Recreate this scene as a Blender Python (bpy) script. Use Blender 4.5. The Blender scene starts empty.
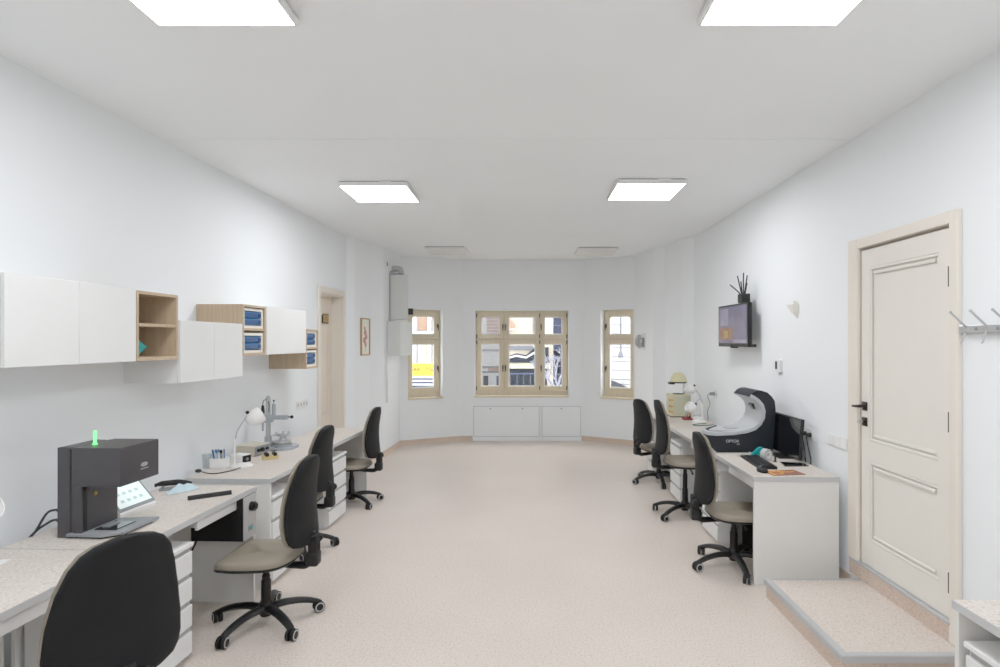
import bpy, bmesh, math, random
from mathutils import Vector, Matrix
random.seed(7)
C = bpy.context.scene.collection
PI = math.pi
def V(*a): return Vector(a)
def s2l(c):
    return tuple(((v/255)/12.92 if v/255 <= .04045 else ((v/255+.055)/1.055)**2.4) for v in c)

# ------------------------------------------------------------------ materials
def mat(name, col, rough=.5, metal=0., spec=.4, var=.04, vscale=6., bump=0., bscale=200., emit=0., ecol=None, coat=0.):
    m = bpy.data.materials.new(name); m.use_nodes = True
    nt = m.node_tree; b = nt.nodes['Principled BSDF']
    c = s2l(col)
    tc = nt.nodes.new('ShaderNodeTexCoord')
    nz = nt.nodes.new('ShaderNodeTexNoise'); nz.inputs['Scale'].default_value = vscale; nz.inputs['Detail'].default_value = 3
    nt.links.new(tc.outputs['Object'], nz.inputs['Vector'])
    rp = nt.nodes.new('ShaderNodeValToRGB')
    rp.color_ramp.elements[0].color = (*[v*(1-var) for v in c], 1); rp.color_ramp.elements[0].position = .3
    rp.color_ramp.elements[1].color = (*[min(1, v*(1+var)) for v in c], 1); rp.color_ramp.elements[1].position = .7
    nt.links.new(nz.outputs['Fac'], rp.inputs['Fac']); nt.links.new(rp.outputs['Color'], b.inputs['Base Color'])
    b.inputs['Roughness'].default_value = rough; b.inputs['Metallic'].default_value = metal
    b.inputs['Specular IOR Level'].default_value = spec
    if coat: b.inputs['Coat Weight'].default_value = coat
    if emit:
        b.inputs['Emission Color'].default_value = (*s2l(ecol or col), 1); b.inputs['Emission Strength'].default_value = emit
    if bump:
        n2 = nt.nodes.new('ShaderNodeTexNoise'); n2.inputs['Scale'].default_value = bscale
        nt.links.new(tc.outputs['Object'], n2.inputs['Vector'])
        bp = nt.nodes.new('ShaderNodeBump'); bp.inputs['Strength'].default_value = bump; bp.inputs['Distance'].default_value = .002
        nt.links.new(n2.outputs['Fac'], bp.inputs['Height']); nt.links.new(bp.outputs['Normal'], b.inputs['Normal'])
    return m

def speckle(name, base, dark, light, scale, rough, spec=.35, amt=(.34, .66)):
    m = bpy.data.materials.new(name); m.use_nodes = True
    nt = m.node_tree; b = nt.nodes['Principled BSDF']
    geo = nt.nodes.new('ShaderNodeNewGeometry')
    def ramp(fac, stops):
        r = nt.nodes.new('ShaderNodeValToRGB'); e = r.color_ramp.elements
        e[0].position, e[0].color = stops[0][0], (*s2l(stops[0][1]), 1)
        e[1].position, e[1].color = stops[-1][0], (*s2l(stops[-1][1]), 1)
        for p, c in stops[1:-1]:
            k = e.new(p); k.color = (*s2l(c), 1)
        nt.links.new(fac, r.inputs['Fac']); return r
    n1 = nt.nodes.new('ShaderNodeTexNoise'); n1.inputs['Scale'].default_value = scale; n1.inputs['Detail'].default_value = 2.5
    nt.links.new(geo.outputs['Position'], n1.inputs['Vector'])
    r1 = ramp(n1.outputs['Fac'], [(amt[0], dark), (amt[0]+.08, base), (amt[1]-.08, base), (amt[1], light)])
    n2 = nt.nodes.new('ShaderNodeTexNoise'); n2.inputs['Scale'].default_value = 1.3
    nt.links.new(geo.outputs['Position'], n2.inputs['Vector'])
    mx = nt.nodes.new('ShaderNodeMix'); mx.data_type = 'RGBA'; mx.blend_type = 'MULTIPLY'; mx.inputs['Factor'].default_value = 1
    r2 = ramp(n2.outputs['Fac'], [(.3, (248, 247, 246)), (.7, (255, 255, 255))])
    nt.links.new(r1.outputs['Color'], mx.inputs['A']); nt.links.new(r2.outputs['Color'], mx.inputs['B'])
    nt.links.new(mx.outputs['Result'], b.inputs['Base Color'])
    b.inputs['Roughness'].default_value = rough; b.inputs['Specular IOR Level'].default_value = spec
    return m

def wood(name, base, dark, sc=(60, 60, 3)):
    m = bpy.data.materials.new(name); m.use_nodes = True
    nt = m.node_tree; b = nt.nodes['Principled BSDF']
    tc = nt.nodes.new('ShaderNodeTexCoord'); mp = nt.nodes.new('ShaderNodeMapping'); mp.inputs['Scale'].default_value = sc
    nz = nt.nodes.new('ShaderNodeTexNoise'); nz.inputs['Scale'].default_value = 1.; nz.inputs['Detail'].default_value = 4
    rp = nt.nodes.new('ShaderNodeValToRGB')
    rp.color_ramp.elements[0].color = (*s2l(dark), 1); rp.color_ramp.elements[0].position = .3
    rp.color_ramp.elements[1].color = (*s2l(base), 1); rp.color_ramp.elements[1].position = .65
    nt.links.new(tc.outputs['Object'], mp.inputs['Vector']); nt.links.new(mp.outputs['Vector'], nz.inputs['Vector'])
    nt.links.new(nz.outputs['Fac'], rp.inputs['Fac']); nt.links.new(rp.outputs['Color'], b.inputs['Base Color'])
    b.inputs['Roughness'].default_value = .5
    return m

def glass_mat(name, tint=(.97, .98, .98), refl=.03):
    m = bpy.data.materials.new(name); m.use_nodes = True; nt = m.node_tree
    for n in list(nt.nodes): nt.nodes.remove(n)
    o = nt.nodes.new('ShaderNodeOutputMaterial'); t = nt.nodes.new('ShaderNodeBsdfTransparent'); g = nt.nodes.new('ShaderNodeBsdfGlossy')
    t.inputs['Color'].default_value = (*tint, 1); g.inputs['Roughness'].default_value = .03
    x = nt.nodes.new('ShaderNodeMixShader'); x.inputs['Fac'].default_value = refl
    nt.links.new(t.outputs[0], x.inputs[1]); nt.links.new(g.outputs[0], x.inputs[2]); nt.links.new(x.outputs[0], o.inputs['Surface'])
    return m

M = {}
M['wall'] = mat('wall_paint', (240, 244, 247), .6, spec=.25, var=.012, vscale=1.2)
M['ceil'] = mat('ceiling_paint', (243, 247, 248), .7, spec=.2, var=.012, vscale=1.2)
M['floor'] = speckle('vinyl_floor', (212, 199, 188), (182, 159, 142), (225, 216, 208), 90, .4, .4)
M['skirt'] = speckle('vinyl_cove', (204, 180, 160), (176, 148, 128), (216, 198, 182), 80, .45)
M['riser'] = speckle('vinyl_riser', (204, 180, 162), (170, 142, 124), (214, 196, 182), 90, .45)
M['top'] = speckle('speckled_laminate', (210, 200, 191), (182, 163, 150), (224, 217, 209), 90, .4, .35)
M['edge'] = mat('grey_edge_band', (182, 183, 184), .45)
M['white'] = mat('white_laminate', (228, 229, 228), .38, var=.01)
M['whiteb'] = mat('white_melamine', (222, 221, 217), .45, var=.01)
M['greyw'] = mat('grey_recess', (150, 150, 148), .5)
M['oak'] = wood('oak_veneer', (190, 164, 130), (172, 146, 116))
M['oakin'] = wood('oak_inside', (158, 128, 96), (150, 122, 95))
M['door'] = mat('cream_door_paint', (230, 225, 214), .42, var=.01)
M['doorframe'] = mat('cream_frame_paint', (230, 221, 207), .42, var=.01)
M['doorl'] = mat('peach_door_paint', (226, 212, 194), .45, var=.01)
M['wframe'] = wood('window_wood', (217, 202, 174), (210, 193, 162), (30, 30, 4))
M['glass'] = glass_mat('window_glass')
M['bronze'] = mat('dark_bronze', (40, 30, 23), .4, .6)
M['black'] = mat('black_plastic', (8, 8, 9), .5, spec=.22, var=.05)
M['shell'] = mat('black_chair_shell', (9, 10, 12), .7, spec=.12, bump=.25, bscale=400)
M['taupe'] = mat('taupe_vinyl', (128, 118, 102), .55, var=.03)
M['rubber'] = mat('black_rubber', (8, 8, 9), .6, spec=.2)
M['ring'] = mat('grey_caster_ring', (176, 176, 176), .4)
M['steel'] = mat('brushed_steel', (188, 190, 192), .35, .85)
M['alu'] = mat('aluminium_nosing', (178, 180, 182), .45, .3)
M['led'] = mat('led_diffuser', (255, 255, 255), .5, emit=21.5, ecol=(250, 252, 255))
M['leddim'] = mat('unlit_diffuser', (226, 224, 219), .5)
M['lampframe'] = mat('white_lamp_frame', (240, 240, 239), .45)
M['gap'] = mat('shadow_gap_grey', (120, 120, 120), .6)
M['anth'] = mat('anthracite_metal', (50, 48, 51), .42, .25, var=.03)
M['anthd'] = mat('dark_anthracite', (18, 17, 19), .5, spec=.2)
M['scan'] = mat('charcoal_scanner_body', (15, 21, 28), .5, spec=.22)
M['scanl'] = mat('light_grey_scanner_lining', (176, 181, 185), .4)
M['green'] = mat('green_status_light', (110, 255, 130), .4, emit=1.6, ecol=(90, 255, 120))
M['screen'] = mat('lit_touch_screen', (215, 232, 230), .2, emit=.55, ecol=(210, 232, 230))
M['screenbar'] = mat('screen_grey', (170, 190, 190), .3, emit=.3)
M['gloss'] = mat('glossy_black', (12, 13, 15), .06, spec=.6)
M['tvp'] = mat('tv_lilac', (72, 68, 92), .25, var=.3, vscale=4, emit=.09, ecol=(150, 142, 178))
M['tvo'] = mat('tv_orange', (110, 74, 56), .25, var=.4, vscale=25, emit=.05, ecol=(190, 120, 80))
M['tvy'] = mat('tv_yellow', (140, 110, 50), .25, var=.4, vscale=30, emit=.06, ecol=(205, 165, 80))
M['tvl'] = mat('tv_pale', (100, 96, 118), .25, var=.2, vscale=6, emit=.12, ecol=(180, 175, 200))
M['blue'] = mat('blue_plastic', (8, 86, 150), .4, var=.06)
M['blued'] = mat('deep_blue_plastic', (6, 52, 104), .4)
M['cream'] = mat('cream_plastic', (232, 230, 218), .45)
M['teal'] = mat('teal_plastic', (0, 150, 152), .4)
M['mask'] = mat('pale_blue_tissue', (190, 218, 230), .7)
M['paper'] = mat('white_paper', (238, 238, 236), .7)
M['printb'] = mat('blue_print', (110, 160, 210), .7)
M['gold'] = mat('gilt', (176, 134, 60), .4, .6)
M['brown'] = mat('brown_mat', (128, 78, 58), .7, var=.25, vscale=60)
M['orange'] = mat('orange_print', (216, 138, 44), .6, var=.2, vscale=50)
M['red'] = mat('red_plastic', (160, 30, 36), .5)
M['olive'] = mat('pale_olive_enamel', (206, 198, 152), .4)
M['olived'] = mat('grey_olive_panel', (186, 184, 156), .4)
M['lampw'] = mat('white_lamp_enamel', (238, 238, 236), .3, var=.01)
M['beige'] = mat('beige_metal_case', (188, 180, 160), .45)
M['greym'] = mat('blue_grey_cast_metal', (158, 166, 174), .4, .35)
M['greyd'] = mat('mid_grey_plastic', (120, 124, 128), .5)
M['yellow'] = mat('straw_yellow_card', (206, 184, 120), .6)
M['cable'] = mat('black_cable', (8, 8, 8), .5)
M['cabler'] = mat('brown_cable', (88, 54, 44), .5)
M['clear'] = glass_mat('clear_plastic', (.86, .88, .88), .12)
M['redprint'] = mat('faded_red_print', (186, 130, 116), .7, var=.2, vscale=40)
M['boiler'] = mat('white_enamel_boiler', (214, 217, 214), .35, var=.01)
# outside
M['ext_w'] = mat('white_render_outside', (160, 162, 168), .8)
M['ext_c'] = mat('cream_render_outside', (150, 142, 130), .8)
M['ext_p'] = mat('pink_brick_outside', (132, 112, 108), .8, var=.15, vscale=5)
M['ext_d'] = mat('dark_shop_glass', (10, 17, 28), .8, spec=.1, var=.4, vscale=3)
M['ext_g'] = mat('grey_stone_outside', (70, 76, 86), .8, var=.2, vscale=4)
M['ext_r'] = mat('roof_slate_outside', (20, 24, 34), .8, var=.2, vscale=6)
M['ext_y'] = mat('yellow_banner_vinyl', (170, 150, 4), .6)
M['ext_o'] = mat('tan_shutter_outside', (120, 94, 78), .8)
M['ext_b'] = mat('blue_grey_outside', (44, 54, 88), .8, var=.2, vscale=4)
M['snow'] = mat('pale_branch', (112, 116, 134), .8)
M['bark'] = mat('dark_branch', (20, 22, 32), .8)
M['asph'] = mat('pale_pavement', (130, 128, 130), .8, var=.1)

# ------------------------------------------------------------------ mesh builder
class MB:
    def __init__(s): s.bm = bmesh.new()
    def _mi(s, faces, mi):
        for f in faces: f.material_index = mi
    def box(s, x0, x1, y0, y1, z0, z1, mi=0, bev=0., seg=2, rot=None, piv=None):
        vs = [s.bm.verts.new(p) for p in ((x0,y0,z0),(x1,y0,z0),(x1,y1,z0),(x0,y1,z0),(x0,y0,z1),(x1,y0,z1),(x1,y1,z1),(x0,y1,z1))]
        fs = [s.bm.faces.new([vs[i] for i in q]) for q in ((3,2,1,0),(4,5,6,7),(0,1,5,4),(1,2,6,5),(2,3,7,6),(3,0,4,7))]
        s._mi(fs, mi)
        if bev:
            r = bmesh.ops.bevel(s.bm, geom=list({e for f in fs for e in f.edges}), offset=bev, segments=seg, profile=.5, affect='EDGES')
            s._mi(r['faces'], mi)
            vs = list({v for f in r['faces'] for v in f.verts} | {v for v in vs if v.is_valid})
        if rot is not None:
            p = Vector(piv) if piv else Vector(((x0+x1)/2, (y0+y1)/2, (z0+z1)/2))
            for v in vs: v.co = p + rot @ (v.co - p)
        return s
    def loft(s, rings, mi=0, cap=True, closed=True):
        R = [[s.bm.verts.new(p) for p in r] for r in rings]; n = len(R[0])
        for a, b in zip(R, R[1:]):
            for i in range(n if closed else n-1):
                j = (i+1) % n
                s.bm.faces.new((a[i], a[j], b[j], b[i])).material_index = mi
        if cap:
            s.bm.faces.new(R[0][::-1]).material_index = mi; s.bm.faces.new(R[-1]).material_index = mi
        return s
    def tube(s, pts, r, n=8, mi=0, sub=0, flat=1.):
        P = [Vector(p) for p in pts]
        rs = list(r) if isinstance(r, (list, tuple)) else [r]*len(P)
        if sub:
            Q, RS = [], []
            for i in range(len(P)-1):
                p0, p1, p2, p3 = P[max(i-1,0)], P[i], P[i+1], P[min(i+2, len(P)-1)]
                for k in range(sub):
                    t = k/sub
                    Q.append(.5*((2*p1)+(p2-p0)*t+(2*p0-5*p1+4*p2-p3)*t*t+(3*p1-p0-3*p2+p3)*t**3)); RS.append(rs[i]*(1-t)+rs[i+1]*t)
            Q.append(P[-1]); RS.append(rs[-1]); P, rs = Q, RS
        up = Vector((0, 0, 1)); rings = []; u = None
        for i, p in enumerate(P):
            t = (P[min(i+1, len(P)-1)] - P[max(i-1, 0)]).normalized()
            if u is None:
                ref = up if abs(t.z) < .9 else Vector((1, 0, 0)); u = t.cross(ref).normalized()
            else:
                u = (u - t*u.dot(t)).normalized()
            w = t.cross(u)
            rings.append([p + rs[i]*(math.cos(a)*u + flat*math.sin(a)*w) for a in [2*PI*k/n for k in range(n)]])
        return s.loft(rings, mi)
    def cyl(s, p0, p1, r0, r1=None, n=20, mi=0):
        return s.tube([p0, p1], [r0, r0 if r1 is None else r1], n, mi)
    def lathe(s, prof, c=(0,0,0), n=24, mi=0, mtx=None):
        c = Vector(c); rings = []
        for r, z in prof:
            ring = [Vector((max(r, 1e-4)*math.cos(2*PI*k/n), max(r, 1e-4)*math.sin(2*PI*k/n), z)) for k in range(n)]
            if mtx is not None: ring = [mtx @ p for p in ring]
            rings.append([c+p for p in ring])
        return s.loft(rings, mi)
    def ell(s, c, rx, ry, rz, n=20, m=12, mi=0, mtx=None):
        prof = [(math.sin(PI*k/m), -math.cos(PI*k/m)) for k in range(m+1)]
        c = Vector(c); rings = []
        for r, z in prof:
            r = max(r, .002)
            ring = [Vector((rx*r*math.cos(2*PI*k/n), ry*r*math.sin(2*PI*k/n), rz*z)) for k in range(n)]
            if mtx is not None: ring = [mtx @ p for p in ring]
            rings.append([c+p for p in ring])
        return s.loft(rings, mi)
    def prism(s, poly, a0, a1, axis='z', mi=0, side=None):
        # poly in the two other axes (x,y | x,z | y,z)
        def P(p, a):
            return {'z': (p[0], p[1], a), 'y': (p[0], a, p[1]), 'x': (a, p[0], p[1])}[axis]
        A = [s.bm.verts.new(P(p, a0)) for p in poly]; B = [s.bm.verts.new(P(p, a1)) for p in poly]; n = len(poly)
        s.bm.faces.new(A).material_index = mi; s.bm.faces.new(B[::-1]).material_index = mi
        for i in range(n):
            j = (i+1) % n
            s.bm.faces.new((A[j], A[i], B[i], B[j])).material_index = (side[i] if side else mi)
        return s
    def quad(s, a, b, c, d, mi=0):
        s.bm.faces.new([s.bm.verts.new(p) for p in (a, b, c, d)]).material_index = mi; return s
    def build(s, name, mats, parent=None, loc=None, rotz=0., smooth=False):
        bmesh.ops.recalc_face_normals(s.bm, faces=s.bm.faces)
        me = bpy.data.meshes.new(name); s.bm.to_mesh(me); s.bm.free()
        for m in (mats if isinstance(mats, (list, tuple)) else [mats]): me.materials.append(m)
        if smooth:
            for p in me.polygons: p.use_smooth = True
            try: me.set_sharp_from_angle(angle=math.radians(40))
            except Exception: pass
        o = bpy.data.objects.new(name, me); C.objects.link(o)
        if parent: o.parent = parent
        if loc is not None: o.location = loc
        if rotz: o.rotation_euler = (0, 0, rotz)
        return o

def tag(o, label, cat, group=None, kind=None):
    o['label'] = label; o['category'] = cat
    if group: o['group'] = group
    if kind: o['kind'] = kind
    return o
def thing(name, label, cat, loc=(0,0,0), rotz=0., group=None):
    o = bpy.data.objects.new(name, None); C.objects.link(o); o.empty_display_size = .1
    o.location = loc; o.rotation_euler = (0, 0, rotz)
    return tag(o, label, cat, group)
def struct(o, label=None, cat=None):
    o['kind'] = 'structure'
    if label: o['label'] = label
    if cat: o['category'] = cat
    return o
def dup(root, loc, rotz, label, group=None):
    def cp(o, par):
        c = o.copy(); C.objects.link(c)
        if par: c.parent = par
        for ch in [x for x in o.children]: cp(ch, c)
        return c
    r = cp(root, None); r.location = loc; r.rotation_euler = (0, 0, rotz); r['label'] = label
    if group: r['group'] = group
    return r
def text_mesh(txt, size, name, m, parent, loc, rot, ext=.0008):
    cu = bpy.data.curves.new(name, 'FONT'); cu.body = txt; cu.size = size; cu.extrude = ext; cu.align_x = 'CENTER'; cu.align_y = 'CENTER'
    t = bpy.data.objects.new(name, cu); C.objects.link(t)
    bpy.context.view_layer.update()
    me = bpy.data.meshes.new_from_object(t.evaluated_get(bpy.context.evaluated_depsgraph_get()))
    bpy.data.objects.remove(t); me.materials.clear(); me.materials.append(m)
    o = bpy.data.objects.new(name, me); C.objects.link(o)
    if parent: o.parent = parent
    o.location = loc; o.rotation_euler = rot
    return o

# ------------------------------------------------------------------ frames of the two long walls
TH = math.atan(.0385); CT, ST = math.cos(TH), math.sin(TH)
def LW(d, s, z=0.): return (-2.72 + d*CT + s*ST, s*CT - d*ST, z)       # d: distance off the left wall, s: along it
RL = -TH                                                             # rotation of things that follow the left wall
XR = 2.30
HC0, HC1 = 3.163, 3.159

# ------------------------------------------------------------------ room shell
YB = -2.6
PL = [LW(0, YB)[:2], (-2.422, 7.75), (-2.335, 7.84), (-2.27, 8.40), (-2.14, 8.62), (-2.09, 9.55), (-1.12, 10.05)]
PR = [(1.01, 10.05), (1.81, 9.55), (1.93, 8.75), (2.08, 8.62), (2.17, 8.03), (XR, 7.87), (XR, YB)]
poly = PL + PR
def outward(p, q):   # room interior lies to the right of p->q along PL order (clockwise seen from above)
    d = Vector((q[0]-p[0], q[1]-p[1])).normalized(); return d, Vector((-d.y, d.x))
def wall_segment(mb, p, q, h, t=.3, openings=(), e0=0., e1=0.):
    d, n = outward(p, q); L = math.hypot(q[0]-p[0], q[1]-p[1]); P = Vector(p)
    def blk(a, b, z0, z1):
        if b-a < 1e-4 or z1-z0 < 1e-4: return
        c = [P+d*a, P+d*b, P+d*b+n*t, P+d*a+n*t]
        mb.prism([(v.x, v.y) for v in c], z0, z1)
    cur = -e0
    for a, b, z0, z1 in sorted(openings):
        blk(cur, a, 0, h); blk(a, b, 0, z0); blk(a, b, z1, h); cur = b
    blk(cur, L+e1, 0, h)
HW = 3.25
S0 = 2.6   # s offset: the left wall starts at YB
mb = MB(); wall_segment(mb, PL[0], PL[1], HW, .3, [(6.84+2.6, 7.60+2.6, 0, 2.33)]); wl = struct(mb.build('wall_left', M['wall']), 'white painted wall behind the left desks', 'wall')
mb = MB()
for a, b in zip(PL[1:5], PL[2:6]): wall_segment(mb, a, b, HW, .3)
struct(mb.build('wall_bay_left', M['wall']), 'white angled wall piers left of the bay windows', 'wall')
LB = math.hypot(.97, .5); RB = math.hypot(.80, .50)
WZ0, WZ1 = .78, 2.275
mb = MB(); wall_segment(mb, PL[5], PL[6], HW, .32, [(.132, .736, WZ0, WZ1)], .1, .1); struct(mb.build('wall_bay_window_left', M['wall']), 'slanted bay wall with the narrow left window', 'wall')
mb = MB(); wall_segment(mb, PL[6], PR[0], HW, .32, [(.225, 1.865, WZ0, WZ1)]); struct(mb.build('wall_far', M['wall']), 'flat far wall with the wide three-light window', 'wall')
mb = MB(); wall_segment(mb, PR[0], PR[1], HW, .32, [(.322, .92, WZ0, WZ1)], .1, 0); struct(mb.build('wall_bay_window_right', M['wall']), 'slanted bay wall with the narrow right window', 'wall')
mb = MB()
for a, b in zip(PR[1:5], PR[2:6]): wall_segment(mb, a, b, HW, .3, (), 0, 0)
struct(mb.build('wall_bay_right', M['wall']), 'white angled wall piers right of the bay windows', 'wall')
mb = MB(); wall_segment(mb, PR[5], PR[6], HW, .3, [(7.87-4.02, 7.87-3.06, .225, 2.40)]); struct(mb.build('wall_right', M['wall']), 'white painted wall holding the cream door', 'wall')
mb = MB(); mb.box(-3.3, 2.8, YB-.2, YB, 0, HW); struct(mb.build('wall_back', M['wall']), 'plain white wall behind the camera', 'wall')
mb = MB(); mb.box(-3.4, 2.9, YB-.3, 10.4, -.12, 0); struct(mb.build('floor', M['floor']), 'speckled beige vinyl floor', 'floor')
mb = MB(); mb.box(-3.4, 2.9, YB-.3, 4.05, HC0, 3.3); mb.box(-3.4, 2.9, 4.05, 10.4, HC1, 3.3); struct(mb.build('ceiling', M['ceil']), 'plain white ceiling with a slight step', 'ceiling')
# coved vinyl skirting
def skirting(name, pts, label):
    mb = MB()
    for p, q in zip(pts, pts[1:]):
        d, n = outward(p, q); P, Q = Vector(p), Vector(q)
        prof = [(0, 0), (-.035, 0), (-.018, .014), (-.008, .035), (-.006, .085), (0, .085)]
        rings = []
        for B in (P-d*.006, Q+d*.006):
            rings.append([(B.x+n.x*a, B.y+n.y*a, z) for a, z in prof])
        mb.loft(rings)
    return struct(mb.build(name, M['skirt'], smooth=False), label, 'skirting')
skirting('baseboard_left', [PL[0], LW(0, 6.77)[:2]], 'tan vinyl skirting along the left wall')
skirting('baseboard_bay_left', [LW(0, 7.67)[:2]] + PL[1:7] + [(-.94, 10.05)], 'tan vinyl skirting round the left of the bay')
skirting('baseboard_bay_right', [(.975, 10.05)] + PR[:6] + [(XR, 4.08)], 'tan vinyl skirting round the right of the bay')
skirting('baseboard_right', [(XR, 2.94), (XR, YB)], 'tan vinyl skirting right of the door step')

# ------------------------------------------------------------------ windows
def sash(root, x0, x1, z0, z1, y, fw, round_l, round_r, handle, hinge):
    mb = MB(); yo = .045
    mb.box(x0, x0+fw, y, y+yo, z0, z1, bev=.006, seg=1); mb.box(x1-fw, x1, y, y+yo, z0, z1, bev=.006, seg=1)
    mb.box(x0+fw-.004, x1-fw+.004, y, y+yo, z0, z0+fw, bev=.006, seg=1); mb.box(x0+fw-.004, x1-fw+.004, y, y+yo, z1-fw, z1, bev=.006, seg=1)
    # inner glazing bead
    a, b, c, d = x0+fw, x1-fw, z0+fw, z1-fw
    for q in ((a, a+.014, c, d), (b-.014, b, c, d), (a, b, c, c+.014), (a, b, d-.014, d)):
        mb.box(q[0], q[1], y+.012, y+.03, q[2], q[3], mi=1)
    for flag, cx, sg in ((round_l, a, 1), (round_r, b, -1)):
        if flag:
            r = .085; pl = [(cx, d)] + [(cx+sg*(r-r*math.cos(t)), d-r+r*math.sin(t)) for t in [PI/2*k/6 for k in range(7)]]
            mb.prism(pl, y+.006, y+.036, 'y')
    o = mb.build('sash', [M['wframe'], M['lampframe']], root)
    p = MB(); p.box(a, b, y+.018, y+.024, c, d); p.build('pane', M['glass'], o)
    if handle:
        hx = x1-.022 if handle == 'r' else x0+.022; hz = (z0+z1)/2 - (.02 if z1-z0 < .6 else .05)
        h = MB(); h.box(hx-.012, hx+.012, y-.012, y+.002, hz-.02, hz+.05, bev=.004); h.tube([(hx, y-.005, hz+.03), (hx, y-.04, hz+.03), (hx, y-.045, hz+.0), (hx, y-.042, hz-.06)], .009, 8, sub=3)
        h.build('handle', M['bronze'], o, smooth=True)
    if hinge:
        hx = x0 if hinge == 'l' else x1
        for hz in (z0+.05, z1-.05):
            h = MB(); h.cyl((hx, y-.006, hz-.035), (hx, y-.006, hz+.035), .009, n=10); h.build('hinge', M['bronze'], o)
def window(name, p, q, a, b, cols, label):
    # local x runs along the wall, local y out through it
    d, n = outward(p, q); loc = Vector(p)+d*a; ang = math.atan2(d.y, d.x); W = b-a; yf = .15
    fr = MB(); t = .022
    fr.box(0, t, yf, yf+.09, WZ0, WZ1); fr.box(W-t, W, yf, yf+.09, WZ0, WZ1); fr.box(t, W-t, yf, yf+.09, WZ1-.03, WZ1); fr.box(t, W-t, yf, yf+.09, WZ0, WZ0+.075)
    zt = WZ1 - .03 - .475
    fr.box(t, W-t, yf+.02, yf+.085, zt-.03, zt+.012)
    fx = [t]
    for c in cols: fx.append(fx[-1] + c*(W-2*t))
    for x in fx[1:-1]: fr.box(x-.012, x+.012, yf+.02, yf+.085, WZ0+.07, WZ1-.02)
    root = fr.build(name, M['wframe'], None, (loc.x, loc.y, 0), ang)
    struct(root, label, 'window')
    k = len(cols)
    for i in range(k):
        x0, x1 = fx[i]+.002, fx[i+1]-.002
        lone = (k == 1)
        hd = {1: 'r' if 'left' in label else 'l', 3: 'rll'[i]}[k]; hg = {1: None, 3: 'lrr'[i]}[k]
        sash(root, x0, x1, zt+.003, WZ1-.03, yf-.02, .078, i == 0, i == k-1, hd, hg)
        sash(root, x0, x1, WZ0+.078, zt-.003, yf-.02, .078, False, False, hd, hg)
    si = MB(); si.box(-.005, W+.01, -.03, yf+.02, WZ0-.022, WZ0+.004, bev=.004, seg=1); si.build('sill', M['wframe'], root)
window('window_1', PL[5], PL[6], .132, .736, [1], 'narrow wooden left window in the slanted bay wall')
window('window_2', PL[6], PR[0], .225, 1.865, [.305, .395, .30], 'wide three-light wooden window in the far wall')
window('window_3', PR[0], PR[1], .322, .92, [1], 'narrow wooden right window in the slanted bay wall')

# access panels under the far window
def panel(x0, x1, catches, label):
    t = thing('access_panel', label, 'panel', ((x0+x1)/2, 10.05, 0), 0, 'white access panels under the far window')
    w = (x1-x0)/2
    mb = MB(); mb.box(-w, w, -.022, -.002, .0, .62, mi=0); mb.build('surround', M['wall'], t)
    mb = MB(); mb.box(-w+.012, w-.012, -.026, -.0225, .075, .605, mi=1); mb.box(-w+.018, w-.018, -.034, -.024, .081, .599, bev=.003, seg=1); mb.build('flap', [M['wall'], M['greyd']], t)
    for c in catches:
        mb = MB(); mb.cyl((c, -.034, .565), (c, -.045, .565), .013, n=12); mb.build('catch', M['greyd'], t)
panel(-.926, .245, (-.28, .28), 'wider white access panel under the far window with two catches')
panel(.265, .968, (.0,), 'narrower white access panel under the far window with one catch')

# ------------------------------------------------------------------ doors
def moulding(mb, y0, y1, z0, z1, x, w=.022, dep=.012, gap=.03):
    for k in (0, gap):
        a, b, c, d = y0+k, y1-k, z0+k, z1-k
        mb.box(x-dep, x, a, b, c, c+w, bev=.005, seg=1); mb.box(x-dep, x, a, b, d-w, d, bev=.005, seg=1)
    mb.box(x-dep*.7, x, y0, y0+w*.7, z0, z1, bev=.003, seg=1); mb.box(x-dep*.7, x, y1-w*.7, y1, z0, z1, bev=.003, seg=1)
# door_1: right wall, local origin at (XR, 0, 0) with world-parallel axes
fr = MB()
zb, zt = .235, 2.44
for y0, y1 in ((3.026, 3.092), (3.945, 4.06)):
    fr.box(-.03, .0, y0, y1, .12 if y0 < 3.5 else zb-.02, zt, bev=.006, seg=1); 
fr.box(-.029, 0, 3.091, 3.946, 2.372, zt-.0005, bev=.004, seg=1)
fr.box(0.0, .2, 3.062, 3.085, zb, 2.398); fr.box(0.0, .2, 3.955, 4.018, zb, 2.398); fr.box(0, .2, 3.062, 4.018, 2.372, 2.398)
fr.box(.056, .2, 3.085, 3.955, 2.325, 2.372); fr.box(.056, .2, 3.085, 3.11, zb, 2.33); fr.box(.056, .2, 3.925, 3.955, zb, 2.33); fr.box(.056, .2, 3.1, 3.94, zb-.01, zb+.012)
d1 = struct(fr.build('door_1', M['doorframe'], None, (XR, 0, 0)), 'cream panelled door up a step in the right wall', 'door')
lf = MB(); lf.box(.012, .055, 3.088, 3.945, zb, 2.352)
lf.box(-.004, .012, 3.088, 3.2, zb, 2.352); lf.box(-.004, .012, 3.84, 3.935, zb, 2.352)
lf.box(-.004, .012, 3.2, 3.84, zb, .40); lf.box(-.004, .012, 3.2, 3.84, .935, 1.07); lf.box(-.004, .012, 3.2, 3.84, 2.235, 2.352)
moulding(lf, 3.2, 3.84, .40, .935, .008); moulding(lf, 3.2, 3.84, 1.07, 2.235, .008)
leaf = lf.build('door_leaf', M['door'], d1)
h = MB(); h.box(-.014, -.004, 3.862, 3.918, 1.27, 1.33, bev=.004); h.cyl((-.014, 3.89, 1.3), (-.055, 3.89, 1.3), .011, n=12); h.tube([(-.052, 3.885, 1.3), (-.056, 3.91, 1.298), (-.054, 3.955, 1.294)], [.011, .01, .008], 10, sub=3)
h.build('handle', M['bronze'], leaf, smooth=True)
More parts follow.
